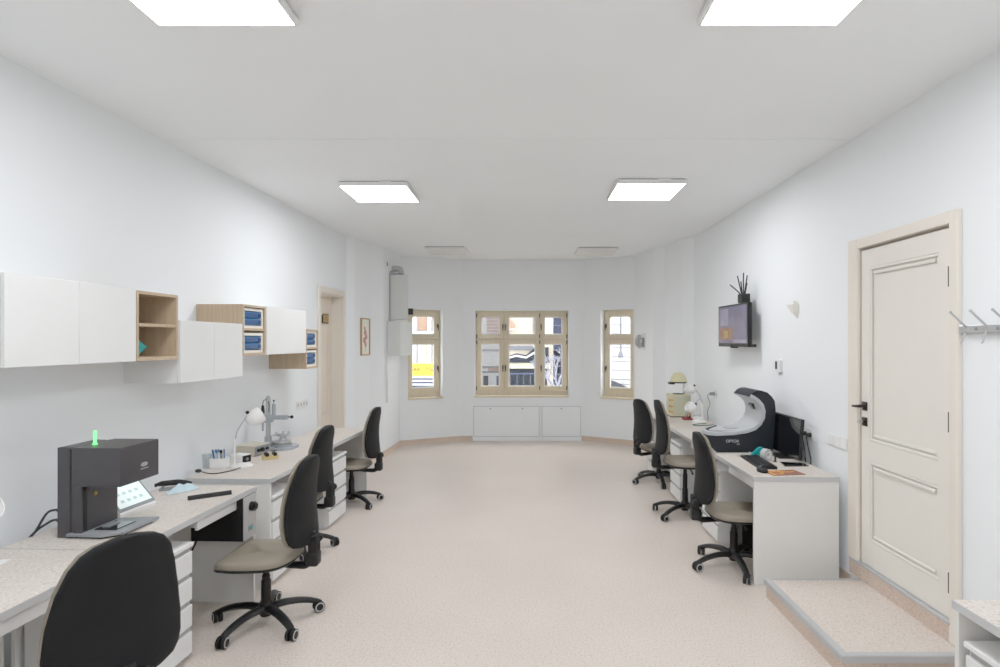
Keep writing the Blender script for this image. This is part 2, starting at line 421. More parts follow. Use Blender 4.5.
h = MB(); h.box(-.014, -.004, 3.862, 3.918, 1.165, 1.225, bev=.004); h.cyl((-.014, 3.89, 1.195), (-.022, 3.89, 1.195), .012, n=12); h.build('lock_rosette', M['bronze'], leaf, smooth=True)
h = MB(); h.box(-.05, -.02, 3.887, 3.893, 1.19, 1.2); h.cyl((-.05, 3.885, 1.195), (-.05, 3.895, 1.195), .012, n=12); h.tube([(-.05, 3.89, 1.195), (-.056, 3.892, 1.22), (-.05, 3.9, 1.26)], .003, 6); h.build('key', M['steel'], leaf)
for z in (2.09, 1.30, .43):
    h = MB(); h.cyl((-.008, 3.112, z-.055), (-.008, 3.112, z+.055), .008, n=10); h.build('hinge', M['bronze'], leaf)
# door_2: left wall near the bay
fr = MB()
for a, b in ((6.77, 6.845), (7.595, 7.67)): fr.box(0, .025, a, b, 0, 2.40, bev=.006, seg=1)
fr.box(0, .0245, 6.844, 7.596, 2.325, 2.3995, bev=.004, seg=1)
fr.box(-.3, 0, 6.835, 6.85, 0, 2.33); fr.box(-.3, 0, 7.59, 7.605, 0, 2.33); fr.box(-.3, 0, 6.835, 7.605, 2.31, 2.335)
fr.box(-.25, -.181, 6.85, 7.59, 2.28, 2.312); fr.box(-.25, -.181, 6.85, 6.875, 0, 2.3); fr.box(-.25, -.181, 7.565, 7.59, 0, 2.3)
d2 = struct(fr.build('door_2', M['doorframe'], None, LW(0, 0), RL), 'cream panelled door recessed in the left wall', 'door')
lf = MB(); lf.box(-.18, -.135, 6.85, 7.59, .01, 2.31)
for z0, z1 in ((.25, .62), (.80, 2.12)):
    moulding(lf, 6.98, 7.46, z0, z1, -.123, .02, .012)
lf2 = lf.build('door_leaf', M['doorl'], d2)
pl = MB(); pl.box(-.135, -.120, 7.25, 7.44, 1.965, 2.085, mi=0); pl.box(-.1205, -.118, 7.265, 7.425, 1.98, 2.07, mi=1)
for k in range(2): pl.box(-.1185, -.1165, 7.29, 7.40, 2.005+k*.024, 2.013+k*.024, mi=2)
pl.ell((-.119, 7.345, 2.052), .002, .018, .008, mi=2)
o = pl.build('plaque', [M['bronze'], M['gold'], M['bronze']], lf2); o['label'] = 'gilt door plaque'
h = MB(); h.box(-.135, -.125, 6.885, 6.915, 1.0, 1.16, bev=.003); h.tube([(-.125, 6.9, 1.1), (-.08, 6.9, 1.1), (-.078, 6.94, 1.1), (-.078, 7.01, 1.098)], .009, 8); h.build('handle', M['bronze'], lf2, smooth=True)

# step in front of door_1 and its threshold
st = thing('door_step', 'low vinyl-covered platform step with grey metal nosing before the cream door', 'step', (1.96, 3.44, 0))
mb = MB(); mb.box(1.635-1.96, .335, -.475, .47, 0, .118); mb.build('platform', M['riser'], st)
mb = MB(); mb.box(1.655-1.96, .338, -.455, .455, .1165, .1195); mb.build('tread', M['floor'], st)
for q in ((-.335, -.295, -.485, .478), (-.295, .338, -.485, -.447), (-.295, .338, .458, .478)):
    mb = MB(); mb.box(q[0], q[1], q[2], q[3], .117, .123, bev=.002, seg=1)
    if q[0] < -.3: mb.box(q[0]-.003, q[0]+.003, q[2], q[3], .085, .12)
    elif q[2] < 0: mb.box(q[0]-.04, q[1], q[2]-.003, q[2]+.003, .085, .12)
    mb.build('nosing', M['alu'], st)
mb = MB(); mb.box(2.272-1.96, .339, -.40, .605, .1195, .215); mb.build('threshold_riser', M['riser'], st)
mb = MB(); mb.box(2.266-1.96, .339, -.36, .60, .215, .232, bev=.003, seg=1); mb.build('threshold_strip', M['alu'], st)

# ------------------------------------------------------------------ ceiling lights
def lamp_panel(lit):
    mb = MB(); W = .308
    t = thing('ceiling_light', '', 'ceiling light')
    b = MB(); b.box(-.29, .29, -.29, .29, -.010, 0); b.build('mounting_plate', M['gap'], t)
    f = MB()
    for q in ((-W, W, -W, -W+.013), (-W, W, W-.013, W), (-W, -W+.013, -W+.013, W-.013), (W-.013, W, -W+.013, W-.013)): f.box(*q, -.045, -.010)
    f.box(-W, W, -W, W, -.0175, -.0105)
    f.build('frame', M['lampframe'], t)
    d = MB(); d.box(-W+.013, W-.013, -W+.013, W-.013, -.042, -.02); d.build('diffuser', M['led'] if lit else M['leddim'], t)
    if lit:
        k = MB(); k.box(.06, .16, -.318, -.28, -.0098, -.002); k.build('driver_clip', M['lampframe'], t)
    return t
lampL = lamp_panel(True); lampO = lamp_panel(False)
lab = ['lit square ceiling light at the top left edge', 'lit square ceiling light at the top right edge', 'lit square ceiling light above the left desks in the second row', 'lit square ceiling light above the right desks in the second row']
for i, (x, y, h_) in enumerate(((-1.305, 2.215, HC0), (1.06, 2.215, HC0), (-1.36, 5.40, HC1), (1.10, 5.32, HC1))):
    g = 'lit square ceiling lights'
    if i == 0: lampL.location = (x, y, h_); lampL['label'] = lab[0]; lampL['group'] = g
    else: dup(lampL, (x, y, h_), 0, lab[i], g)
for i, (x, y) in enumerate(((-1.315, -.95), (1.075, -.95))):
    dup(lampL, (x, y, HC0), 0, 'lit square ceiling light behind the camera on the ' + ('left', 'right')[i], 'lit square ceiling lights')
lampO.location = (-1.22, 8.92, HC1); lampO['label'] = 'unlit square ceiling light before the bay on the left'; lampO['group'] = 'unlit ceiling lights near the bay'
dup(lampO, (1.09, 8.98, HC1), 0, 'unlit square ceiling light before the bay on the right', 'unlit ceiling lights near the bay')

# ------------------------------------------------------------------ swivel chairs (local +y is the way the chair faces)
def ring(cx, w, y0, y1, z, n=24, e=3., curve=0.):
    out = []
    for k in range(n):
        a = 2*PI*k/n; c, s_ = math.cos(a), math.sin(a)
        x = math.copysign(abs(c)**(2/e), c)*w; y = math.copysign(abs(s_)**(2/e), s_)
        yy = (y0+y1)/2 + y*(y1-y0)/2 + curve*(x/.23)**2
        out.append((cx+x, yy, z))
    return out
def back_w(v):
    pts = [(0, .135), (.03, .188), (.08, .214), (.16, .229), (.3, .233), (.5, .222), (.7, .200), (.85, .172), (.93, .140), (.975, .100), (1., .045)]
    for (a, b), (c, d) in zip(pts, pts[1:]):
        if v <= c: return b+(d-b)*(v-a)/(c-a)
    return pts[-1][1]
VS = [0, .015, .03, .055, .08, .12, .16, .23, .3, .4, .5, .6, .7, .78, .85, .89, .93, .955, .975, .99, 1.]
def make_chair(lift, label, spin=0.):
    t = thing('swivel_chair', label, 'chair', group='taupe and black swivel chairs')
    Z = lift
    mb = MB(); mb.lathe([(.0, .055), (.034, .055), (.042, .075), (.042, .125), (.034, .145), (0, .145)]); mb.build('base_hub', M['black'], t, smooth=True)
    for i in range(5):
        a = spin + 2*PI*i/5; ca, sa = math.cos(a), math.sin(a)
        pr = [(.02, .098), (.09, .108), (.17, .104), (.24, .090), (.295, .070), (.314, .062)]
        l = MB(); l.tube([(r*ca, r*sa, z) for r, z in pr], [.034, .031, .028, .026, .023, .018], 10, sub=3, flat=.7)
        leg = l.build('leg', M['black'], t, smooth=True)
        w = MB(); b = a + random.uniform(-1.2, 1.2); cb, sb = math.cos(b), math.sin(b); cx, cy = .312*ca, .312*sa
        ax = V(-sb, cb, 0); ct = V(cx, cy, .034)
        for s_ in (-1, 1):
            w.cyl(ct+ax*(s_*.006), ct+ax*(s_*.026), .034, n=22, mi=0)
            w.cyl(ct+ax*(s_*.021), ct+ax*(s_*.0272), .029, n=20, mi=1); w.cyl(ct+ax*(s_*.022), ct+ax*(s_*.0282), .022, n=18, mi=0)
        w.cyl((cx, cy, .045), (cx, cy, .075), .009, n=8, mi=0)
        w.tube([ct+V(0, 0, .030)-ax*.014, ct+V(0, 0, .030)+ax*.014], .012, 8, mi=0)
        w.build('caster', [M['rubber'], M['ring']], leg, smooth=True)
    g = MB(); g.lathe([(.0, .13), (.03, .13), (.029, .27), (.024, .275), (.024, .30+Z), (.019, .305+Z), (.019, .385+Z), (0, .385+Z)]); g.build('gas_column', M['black'], t, smooth=True)
    m = MB(); m.box(-.075, .075, -.10, .09, .362+Z, .388+Z, bev=.008); m.tube([(.06, .02, .372+Z), (.15, .03, .368+Z), (.225, .03, .352+Z)], [.008, .007, .010], 8, sub=3); m.build('tilt_mechanism', M['black'], t, smooth=True)
    # seat: rings stacked in z, slightly dished; front edge turned down
    def seat_rings(z_list):
        rr = []
        for z, k in z_list:
            r_ = []
            for q in range(36):
                a = 2*PI*q/36; c, s_ = math.cos(a), math.sin(a); e = 2.9
                x = math.copysign(abs(c)**(2/e), c); y = math.copysign(abs(s_)**(2/e), s_)
                yy = y*.235*k + .03; xx = x*k*(.222 + .012*y)
                r_.append((xx, yy, z + Z - .035*max(0, (y-.55)/.45)**2 + .012*max(0, (-y-.5)/.5)**2))
            rr.append(r_)
        return rr
    s = MB(); s.loft(seat_rings([(.408, .985), (.425, 1.0), (.44, .985), (.449, .95), (.453, .88), (.452, .6), (.450, .3), (.449, .05)])); s.build('seat', M['taupe'], t, smooth=True)
    s = MB(); s.loft(seat_rings([(.384, .55), (.386, .86), (.392, .96), (.402, 1.004), (.411, 1.006), (.412, .97)])); s.build('seat_shell', M['black'], t, smooth=True)
    B0, BH = .512+Z, .523
    def yc(v): return -.250 - .004*v + .022*math.sin(PI*min(1, v*1.15)) - .02*max(0, v-.7)
    def brings(y0, y1, shr):
        rr = []
        for v in VS:
            k = 1-.6*max(0, (abs(v-.5)-.42)/.08)**2
            rr.append(ring(0, back_w(v)*shr, yc(v)+y0, yc(v)+y1*k if y1 > 0 else yc(v)+y1*k, B0+v*BH*(1 if shr == 1 else .995), 28, 2.6, .035))
        return rr
    b = MB(); b.loft(brings(.000, .034, .975)); b.build('backrest', M['taupe'], t, smooth=True)
    b = MB(); b.loft(brings(-.046, .012, 1.)); b.build('back_shell', M['shell'], t, smooth=True)
    k = MB(); k.tube([(0, -.06, .372+Z), (0, -.2, .362+Z), (0, -.252, .368+Z), (0, -.288, .41+Z), (0, -.290, .47+Z), (0, -.28, .57+Z)], [.03, .033, .038, .040, .036, .03], 12, sub=4, flat=.62)
    k.box(-.042, .042, -.330, -.25, .36+Z, .45+Z, bev=.018, seg=3)
    for i in range(7): k.box(-.037+i*.011, -.031+i*.011, -.322, -.27, .445+Z, .55+Z, bev=.002, seg=1)
    k.build('back_bracket', M['black'], t, smooth=True)
    k = MB(); k.cyl((.02, -.30, .51+Z), (.055, -.30, .51+Z), .012, n=10); k.lathe([(0, 0), (.022, 0), (.027, .006), (.027, .024), (.02, .03), (0, .03)], (.05, -.30, .51+Z), 14, 0, Matrix.Rotation(PI/2, 3, 'Y')); k.build('knob', M['black'], t, smooth=True)
    return t
def turn_base(c, deg):
    for o in c.children:
        if o.name.startswith('leg'): o.rotation_euler = (0, 0, math.radians(deg))
    return c
ch = make_chair(0, 'swivel chair in the left foreground, its black back towards the camera', .245)
ch.location = (-1.69, 2.21, 0); ch.rotation_euler = (0, 0, math.radians(62))
dup(ch, (-1.60, 3.54, 0), math.radians(90), 'swivel chair on the left beside the dark hanging unit, taupe seat fully in view')
turn_base(dup(ch, (-1.925, 4.80, 0), math.radians(88), 'swivel chair on the left in front of the surveyor stand, mostly hidden'), 58)
dup(ch, (-1.86, 6.13, 0), math.radians(90), 'swivel chair at the far end of the left desks, near the peach door')
turn_base(dup(ch, (1.60, 4.43, 0), math.radians(-93), 'swivel chair on the right at the desk with the keyboard'), -14)
turn_base(dup(ch, (1.63, 7.06, 0), math.radians(-75), 'swivel chair on the right farthest from the camera'), 40)
ch2 = make_chair(.115, 'swivel chair on the right raised high on its gas column, middle of the three', .43)
ch2.location = (1.585, 5.73, 0); ch2.rotation_euler = (0, 0, math.radians(-95))

# ------------------------------------------------------------------ desks
TZ = .77
def make_desk(L, label, loc, rotz, mirror=False, near_panel=True, far_panel=True, tray=None, dep=.61):
    # local: x from back (0) to front (dep), y along the desk 0..L;  mirror for the right wall
    t = thing('desk', label, 'desk', loc, rotz, 'white desks with speckled tops')
    sx = -1 if mirror else 1
    def bx(m_, x0, x1, *r, **k):
        a, b = sorted((sx*x0, sx*x1)); m_.box(a, b, *r, **k)
    m_ = MB(); bx(m_, 0, dep, 0, L, TZ-.028, TZ); m_.build('tabletop', M['top'], t)
    m_ = MB(); bx(m_, dep, dep+.003, -.003, L+.003, TZ-.032, TZ-.0005); bx(m_, 0, dep, -.003, 0, TZ-.032, TZ-.0005); bx(m_, 0, dep, L, L+.003, TZ-.032, TZ-.0005); o = m_.build('edge_band', M['edge'], t)
    if near_panel: m_ = MB(); bx(m_, .0, dep-.004, .004, .024, 0, TZ-.032); m_.build('end_panel', M['whiteb'], t)
    if far_panel: m_ = MB(); bx(m_, .0, dep-.004, L-.024, L-.004, 0, TZ-.032); m_.build('end_panel', M['whiteb'], t)
    m_ = MB(); bx(m_, .03, .05, .024, L-.024, .0, TZ-.032); m_.build('back_panel', M['whiteb'], t)
    if tray:
        a, b = tray; m_ = MB(); bx(m_, dep-.055, dep-.038, a, b, TZ-.108, TZ-.033, bev=.002, seg=1); bx(m_, .12, dep-.055, a+.02, b-.02, TZ-.10, TZ-.085); bx(m_, .12, dep-.055, a+.02, a+.035, TZ-.1, TZ-.033); bx(m_, .12, dep-.055, b-.035, b-.02, TZ-.1, TZ-.033); m_.build('pencil_drawer', M['white'], t)
    return t
GD = 'white four-drawer pedestals'
def make_unit(label, loc, rotz, mirror=False, w=.44, dep=.54, H=.64):
    t = thing('drawer_unit', label, 'drawer unit', loc, rotz, GD); sx = -1 if mirror else 1
    def bx(m_, x0, x1, *r, **k):
        a, b = sorted((sx*x0, sx*x1)); m_.box(a, b, *r, **k)
    m_ = MB(); bx(m_, 0, dep-.02, 0, w, .03, H-.02); bx(m_, 0, dep-.05, .02, w-.02, 0, .03); m_.build('carcass', M['white'], t)
    m_ = MB(); bx(m_, 0, dep+.004, -.003, w+.003, H-.022, H, bev=.003, seg=1); m_.build('top_panel', M['white'], t)
    fh = (H-.022-.035)/4
    for i in range(4):
        z0 = .035+i*fh
        m_ = MB(); bx(m_, dep-.02, dep, .003, w-.003, z0+.002, z0+fh-.026, bev=.002, seg=1); d = m_.build('drawer', M['white'], t)
        g = MB(); bx(g, dep-.02, dep-.014, .012, w-.012, z0+fh-.028, z0+fh-.001); g.build('finger_groove', M['greyw'], d)
    return t
# left row: back edge .155 off the wall, front edge about .77
DB = .155
for (s0, L, lb, npn, fp, tr) in (
    (1.49, 1.20, 'nearest left desk, with blue paper at the photo edge', True, False, (.54, 1.12)),
    (2.70, 1.18, 'left desk carrying the dark laser machine and tilted tablet', False, True, (.60, 1.02)),
    (4.075, 1.19, 'left desk carrying the white lamp, pens and surveyor stand', True, False, None),
    (5.275, 1.165, 'farthest left desk, bare speckled top beside the peach door', False, True, None)):
    d = make_desk(L, lb, LW(DB, s0), RL, False, npn, fp, tr, .55 if s0 > 5 else .61)
    if s0 < 2:
        m_ = MB(); m_.box(.575, .592, .03, .53, TZ-.14, TZ-.033, bev=.002, seg=1); m_.build('apron', M['white'], d)
DUX = .77-.54
make_unit('drawer unit right of the foreground chair, under the laser machine desk', LW(DUX, 2.745), RL)
make_unit('drawer unit under the left desk with the lamp, behind the second chair', LW(DUX, 4.105), RL, w=.38)
make_unit('drawer unit under the farthest left desk, between two chairs', LW(DUX-.07, 5.33), RL, w=.45)
# right row: front edge x=1.63, back edge 2.235
XB = 2.235
make_desk(1.2, 'right desk carrying the charcoal scanner and keyboard', (XB, 4.10, 0), 0, True, True, False, (.05, .62))
make_desk(1.2, 'middle right desk, behind the charcoal scanner', (XB, 5.305, 0), 0, True, False, False, (.03, .5))
make_desk(1.2, 'farthest right desk carrying the olive furnace and white lamps', (XB, 6.51, 0), 0, True, False, True, None)
make_unit('drawer unit under the right desk with the keyboard', (XB-.07, 4.88, 0), 0, True, w=.42)
make_unit('drawer unit under the middle right desk, by the raised chair', (XB-.07, 6.08, 0), 0, True, w=.40)
make_unit('drawer unit under the farthest right desk', (XB-.07, 7.352, 0), 0, True, w=.33)
make_desk(1.2, 'desk corner at the lower right of the photo, right of the door step', (2.21, .955, 0), 0, True, False, True, None)
make_unit('drawer unit at the lower right corner of the photo', (2.15, 1.68, 0), 0, True, w=.43)

# ------------------------------------------------------------------ wall cabinets
WD = .37
def wall_cabinet(label, s0, s1, z0, ndoors, H=.405):
    t = thing('wall_cabinet', label, 'cabinet', LW(0, s0, z0), RL, 'handleless white wall cabinets'); W = s1-s0
    m_ = MB(); m_.box(0, WD-.02, 0, W, 0, H); m_.build('carcass', M['white'], t)
    for i in range(ndoors):
        a, b = W*i/ndoors+.0015, W*(i+1)/ndoors-.0015
        m_ = MB(); m_.box(WD-.0185, WD, a, b, .001, H-.001, bev=.0015, seg=1); m_.build('door', M['white'], t)
    return t
def open_shelf(label, s0, s1, z0, H=.405):
    t = thing('open_wall_shelf', label, 'shelf', LW(0, s0, z0), RL, 'open oak wall shelves'); W = s1-s0; k = .017
    m_ = MB(); m_.box(0, WD, 0, k, 0, H); m_.box(0, WD, W-k, W, 0, H); m_.box(0, WD, k, W-k, 0, k+.003); m_.box(0, WD, k, W-k, H-k, H)
    m_.build('carcass', M['oak'], t)
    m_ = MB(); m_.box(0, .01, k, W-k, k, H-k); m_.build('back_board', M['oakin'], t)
    m_ = MB(); m_.box(.01, WD-.004, k, W-k, H*.5-.002, H*.5+.016); m_.build('shelf_board', M['oak'], t)
    return t
ZU, ZLo = 1.625, 1.468
wall_cabinet('upper white wall cabinet nearest the camera, two flush doors', 2.50, 3.297, ZU-.002, 2, .415)
open_shelf('empty open oak wall shelf holding one teal object', 3.300, 3.668, ZU)
wall_cabinet('lower white wall cabinet between two oak shelves, two flush doors', 3.690, 4.440, ZLo, 2)
open_shelf('upper open oak wall shelf holding two blue-fronted boxes', 4.425+.02, 4.80, ZU, .4)
wall_cabinet('upper white wall cabinet with one wide door, between blue boxes', 4.815, 5.60, ZU, 1)
open_shelf('lower open oak wall shelf with blue boxes beside the peach door', 5.545+.06, 5.90, ZLo, .39)
# blue-fronted boxes
def blue_box(W, H, label, loc):
    t = thing('storage_box', label, 'box', loc, RL, 'cream boxes with blue fronts on the oak shelves'); D = .30
    m_ = MB(); k = .020
    m_.box(-D, 0, 0, W, 0, k); m_.box(-D, 0, 0, W, H-k, H); m_.box(-D, 0, 0, k, k, H-k); m_.box(-D, 0, W-k, W, k, H-k); m_.box(-D, -D+.01, k, W-k, k, H-k)
    m_.build('casing', M['cream'], t)
    hh = (H-2*k-.016)/2
    for i in range(2):
        z0 = k+.006+i*(hh+.004)
        m_ = MB(); m_.box(-.2, -.004, k+.006, W-k-.004, z0, z0+hh, bev=.012, seg=2)
        for j in range(3): m_.box(-.006, -.001, k+.03, W-k-.05, z0+.014+j*(hh-.028)/2.4, z0+.018+j*(hh-.028)/2.4, mi=1)
        m_.cyl((-.006, W-k-.026, z0+hh/2), (.001, W-k-.026, z0+hh/2), hh*.36, n=12, mi=1)
        m_.build('blue_drawer', [M['blue'], M['blued']], t)
wB = .80
for s0, s1, z0, n_, hh in ((4.445, 4.80, ZU, 'upper', .4), (5.605, 5.90, ZLo, 'lower', .39)):
    W = s1-s0-.05
    blue_box(W, .158, 'blue-fronted box on the bottom board of the %s oak shelf' % ('higher' if n_ == 'upper' else 'lower-hung'), LW(WD-.012, s0+.025, z0+.0205))
    blue_box(W, .158, 'blue-fronted box on the middle board of the %s oak shelf' % ('higher' if n_ == 'upper' else 'lower-hung'), LW(WD-.012, s0+.025, z0+hh*.5+.0165))
# teal object on first shelf
t = thing('tape_dispenser', 'teal pointed dispenser with a white core lying in the open oak shelf', 'dispenser', LW(.27, 3.385, ZU+.0205), RL)
m_ = MB(); R_ = .058
pl = [(R_*math.cos(a), R_+R_*math.sin(a)) for a in [PI*.28+ (2*PI-PI*.56)*k/24 for k in range(25)]] + [(.115, R_+.004), (.115, R_-.004)]
m_.prism(pl, -.02, .02, 'x'); m_.build('body', M['teal'], t)
m_ = MB(); m_.cyl((.0195, 0, R_), (.024, 0, R_), .034, n=20, mi=0); m_.cyl((.0235, .012, R_), (.027, .012, R_), .024, n=20, mi=1); m_.build('core', [M['paper'], M['blued']], t)
t.rotation_euler = (0, 0, RL)

# ------------------------------------------------------------------ dark laser machine on the left desk
t = thing('laser_machine', 'dark grey bench laser machine with green status light on the left desk', 'machine', LW(.30, 2.845, TZ), RL)
m_ = MB(); m_.box(0, .066, .0, .24, 0, .445, bev=.004, seg=1); m_.box(.06, .08, .008, .24, 0, .44); m_.box(.08, .125, .0, .24, 0, .262, bev=.002, seg=1); m_.build('column', M['anth'], t)
m_ = MB(); m_.box(.115, .127, .012, .034, .03, .262); m_.cyl((.12, .023, .235), (.138, .023, .235), .012, n=12, mi=1); m_.build('guide_slot', [M['anthd'], M['bronze']], t)
m_ = MB(); m_.box(.075, .09, .008, .25, .25, .444, mi=1); m_.box(.089, .335, -.016, .262, .256, .447, bev=.005, seg=2); m_.build('head', [M['anth'], M['anthd']], t)  # dark slab between column and head paints in the shadow gap
m_ = MB(); m_.box(.15, .31, .02, .24, .250, .2585); o = m_.build('work_light', M['screen'], t)
m_ = MB(); m_.ell((.3355, .15, .335), .0015, .026, .011); m_.box(.335, .3362, .122, .178, .312, .316); m_.build('logo', M['steel'], t)
m_ = MB(); m_.cyl((.12, .085, .20), (.131, .085, .20), .010, n=14); m_.build('button', M['gold'], t)
m_ = MB(); m_.cyl((.125, .085, .447), (.125, .085, .451), .012, n=14); m_.cyl((.125, .085, .45), (.125, .085, .515), .0075, n=14); m_.build('status_light', M['green'], t)
m_ = MB(); m_.prism([(.06, -.015), (.24, -.02), (.315, .03), (.32, .285), (.12, .25), (.06, .2)], .012, .024, 'z'); m_.prism([(.05, .0), (.23, -.005), (.30, .04), (.3, .26), (.06, .2)], .0, .013, 'z', mi=1); m_.build('work_plate', [M['greyd'], M['anthd']], t)
m_ = MB(); m_.box(.15, .26, .05, .19, .024, .029); m_.box(.165, .2, .08, .16, .029, .034, mi=1); m_.build('glossy_tray', [M['gloss'], M['greyd']], t)
# tablet
t = thing('touch_tablet', 'white control tablet with lit screen tilted on the desk beside the dark machine', 'tablet', LW(.345, 3.16, TZ), RL-.05)
tilt = Matrix.Rotation(math.radians(-38), 3, 'Y')
def tp(x, y, z):
    v = tilt @ Vector((x, y, z)); return (v.x, v.y, v.z)
m_ = MB(); m_.prism([(-.115, 0), (.035, 0), (.04, .018), (-.09, .165), (-.115, .165)], 0, .27, 'y'); m_.build('housing', M['lampw'], t)
n1 = Vector((.147, .13)).normalized()
def face(u, y, off): # u 0..1 along the sloped face from bottom to top
    p = Vector((.04, .018)).lerp(Vector((-.09, .165)), u); return (p.x+n1.x*off, y, p.y+n1.y*off)
def slab(name, u0, u1, y0, y1, off0, off1, m__, par):
    q = MB(); a = [face(u0, y0, off0), face(u0, y1, off0), face(u1, y1, off0), face(u1, y0, off0)]; b = [face(u0, y0, off1), face(u0, y1, off1), face(u1, y1, off1), face(u1, y0, off1)]
    q.loft([a, b]); return q.build(name, m__, par)
slab('bezel', .06, .99, .004, .266, 0, .004, M['greyd'], t)
scr = slab('screen', .16, .95, .018, .252, .004, .006, M['screen'], t)
for i in range(2):
    for j in range(4): slab('screen_icon', .3+.24*i, .40+.24*i, .05+.045*j, .075+.045*j, .006, .0066, M['screenbar'], scr)
slab('screen_bar', .86, .92, .03, .24, .006, .0066, M['screenbar'], scr)
# cables behind the machine
t = thing('power_cables', 'two black power cables plugged into the back of the dark machine', 'cable', LW(.17, 2.8, TZ))
for z, k in ((.12, 0), (.07, .03)):
    m_ = MB(); m_.tube([(.125, .1, z), (.07, .1, z), (.03, .1, z-.02), (.0, .07, .02), (-.03, .03, -.05), (-.035, .0, -.2)], .006, 8, sub=4); m_.cyl((.09, .1, z), (.127, .1, z), .012, n=10); m_.build('cable', M['cable'], t, smooth=True)

# small things on the machine desk
t = thing('handpiece_holder', 'black handpiece on a grey metal cradle beside the wall on the left desk', 'tool', LW(.26, 3.78, TZ), math.radians(28))
m_ = MB(); m_.box(-.075, .06, -.03, .03, 0, .012, bev=.003, seg=1); m_.box(-.06, -.045, -.012, .012, .012, .03); m_.box(.02, .035, -.012, .012, .012, .03); m_.build('cradle', M['greyd'], t)
m_ = MB(); m_.tube([(-.09, 0, .038), (-.06, 0, .042), (.03, 0, .042), (.075, 0, .036), (.11, .0, .03)], [.008, .018, .019, .014, .006], 12, sub=2); m_.cyl((-.085, 0, .036), (-.1, 0, .036), .012, n=10); m_.build('handpiece', M['black'], t, smooth=True)
t = thing('metal_clip', 'small steel clip at the corner behind the black handpiece', 'clip', LW(.24, 4.03-.2, TZ), 0)
m_ = MB(); m_.box(.0, .06, 0, .01, 0, .028); m_.box(.05, .06, -.03, .01, 0, .028); m_.build('bracket', M['steel'], t)
def crumple(name, label, cat, loc, rot, wx, wy, hz, m__, seed, n=14):
    rn = random.Random(seed); ph = [rn.uniform(0, 6) for _ in range(6)]
    q = MB(); G = []
    for i in range(n+1):
        row = []
        for j in range(n+1):
            u, v = i/n*2-1, j/n*2-1; edge = max(0, 1-u*u)*max(0, 1-v*v)
            z = .003 + hz*edge*(.75 + .45*math.sin(4*u+3*v+ph[0])*math.cos(5*v-2*u+ph[1]) + .25*math.sin(9*u+ph[2])*math.sin(8*v+ph[3]))
            row.append(q.bm.verts.new((wx*u*(1-.15*v*v+.06*math.sin(5*v+ph[4])), wy*v*(1-.2*u*u+.08*math.sin(4*u+ph[5])), max(.002, z))))
        G.append(row)
    for i in range(n):
        for j in range(n): q.bm.faces.new((G[i][j], G[i+1][j], G[i+1][j+1], G[i][j+1]))
    bt = []
    for row in (0, n):
        pass
    o = q.build(name, m__, None, loc, rot, smooth=True); return tag(o, label, cat)
crumple('crumpled_mask', 'pale blue crumpled face mask lying on the machine desk', 'mask', LW(.36, 3.73, TZ), math.radians(60), .10, .04, .05, M['mask'], 3)
t = MB(); t.prism([(-.018, 0), (.018, 0), (.014, .014), (0, .026), (-.012, .018)], -.12, .12, 'y'); o = t.build('black_straightedge', M['black'], None, (-1.965, 3.575, TZ), math.radians(-54)); tag(o, 'long black bar lying near the front edge of the machine desk', 'bar')
# dark unit hanging under the desk
t = thing('suction_unit', 'dark box unit with grey control front hung under the machine desk', 'machine', LW(.43, 3.705, .457), RL)
m_ = MB(); m_.box(0, .34, 0, .155, 0, .28); m_.build('casing', M['anthd'], t)
m_ = MB(); m_.box(.34, .348, .002, .153, .002, .278, bev=.002, seg=1); m_.build('control_panel', M['ring'], t)
m_ = MB(); m_.cyl((.348, .085, .205), (.375, .085, .205), .03, n=18); m_.cyl((.374, .085, .205), (.385, .085, .205), .022, n=18); m_.build('dial', M['black'], t, smooth=True)
m_ = MB(); m_.box(.348, .351, .05, .105, .05, .085, bev=.001, seg=1); m_.box(.351, .353, .06, .095, .058, .077, mi=1); m_.build('green_switch', [M['greyd'], M['teal']], t)
m_ = MB(); m_.box(.04, .3, .03, .125, .279, .285); m_.build('mounting_bracket', M['greyd'], t)
t = thing('hanging_cables', 'brown and black cables looping under the left desks', 'cable', LW(.23, 3.4, .3))
for k, pts in enumerate(([(-.02, .1, .40), (.02, .12, .33), (.1, .15, .27), (.2, .18, .30), (.24, .2, .36)], [(-.02, .3, .3), (.1, .36, .26), (.2, .4, .2), (.16, .36, .04), (.04, .3, -.04), (-.01, .28, -.05)])):
    m_ = MB(); m_.tube(pts, .006, 8, sub=5); m_.build('cable', M['cabler'] if k == 0 else M['cable'], t, smooth=True)
# paper and mask at the photo edge on the first desk
t = thing('paper_sheet', 'white sheet with blue print on the nearest left desk', 'paper', LW(.30, 2.50, TZ), math.radians(12))
m_ = MB(); m_.box(-.12, .05, -.10, .06, 0, .0015); m_.build('sheet', M['paper'], t)
m_ = MB(); m_.box(-.1, .02, -.08, .02, .0015, .002); m_.build('print', M['printb'], t)

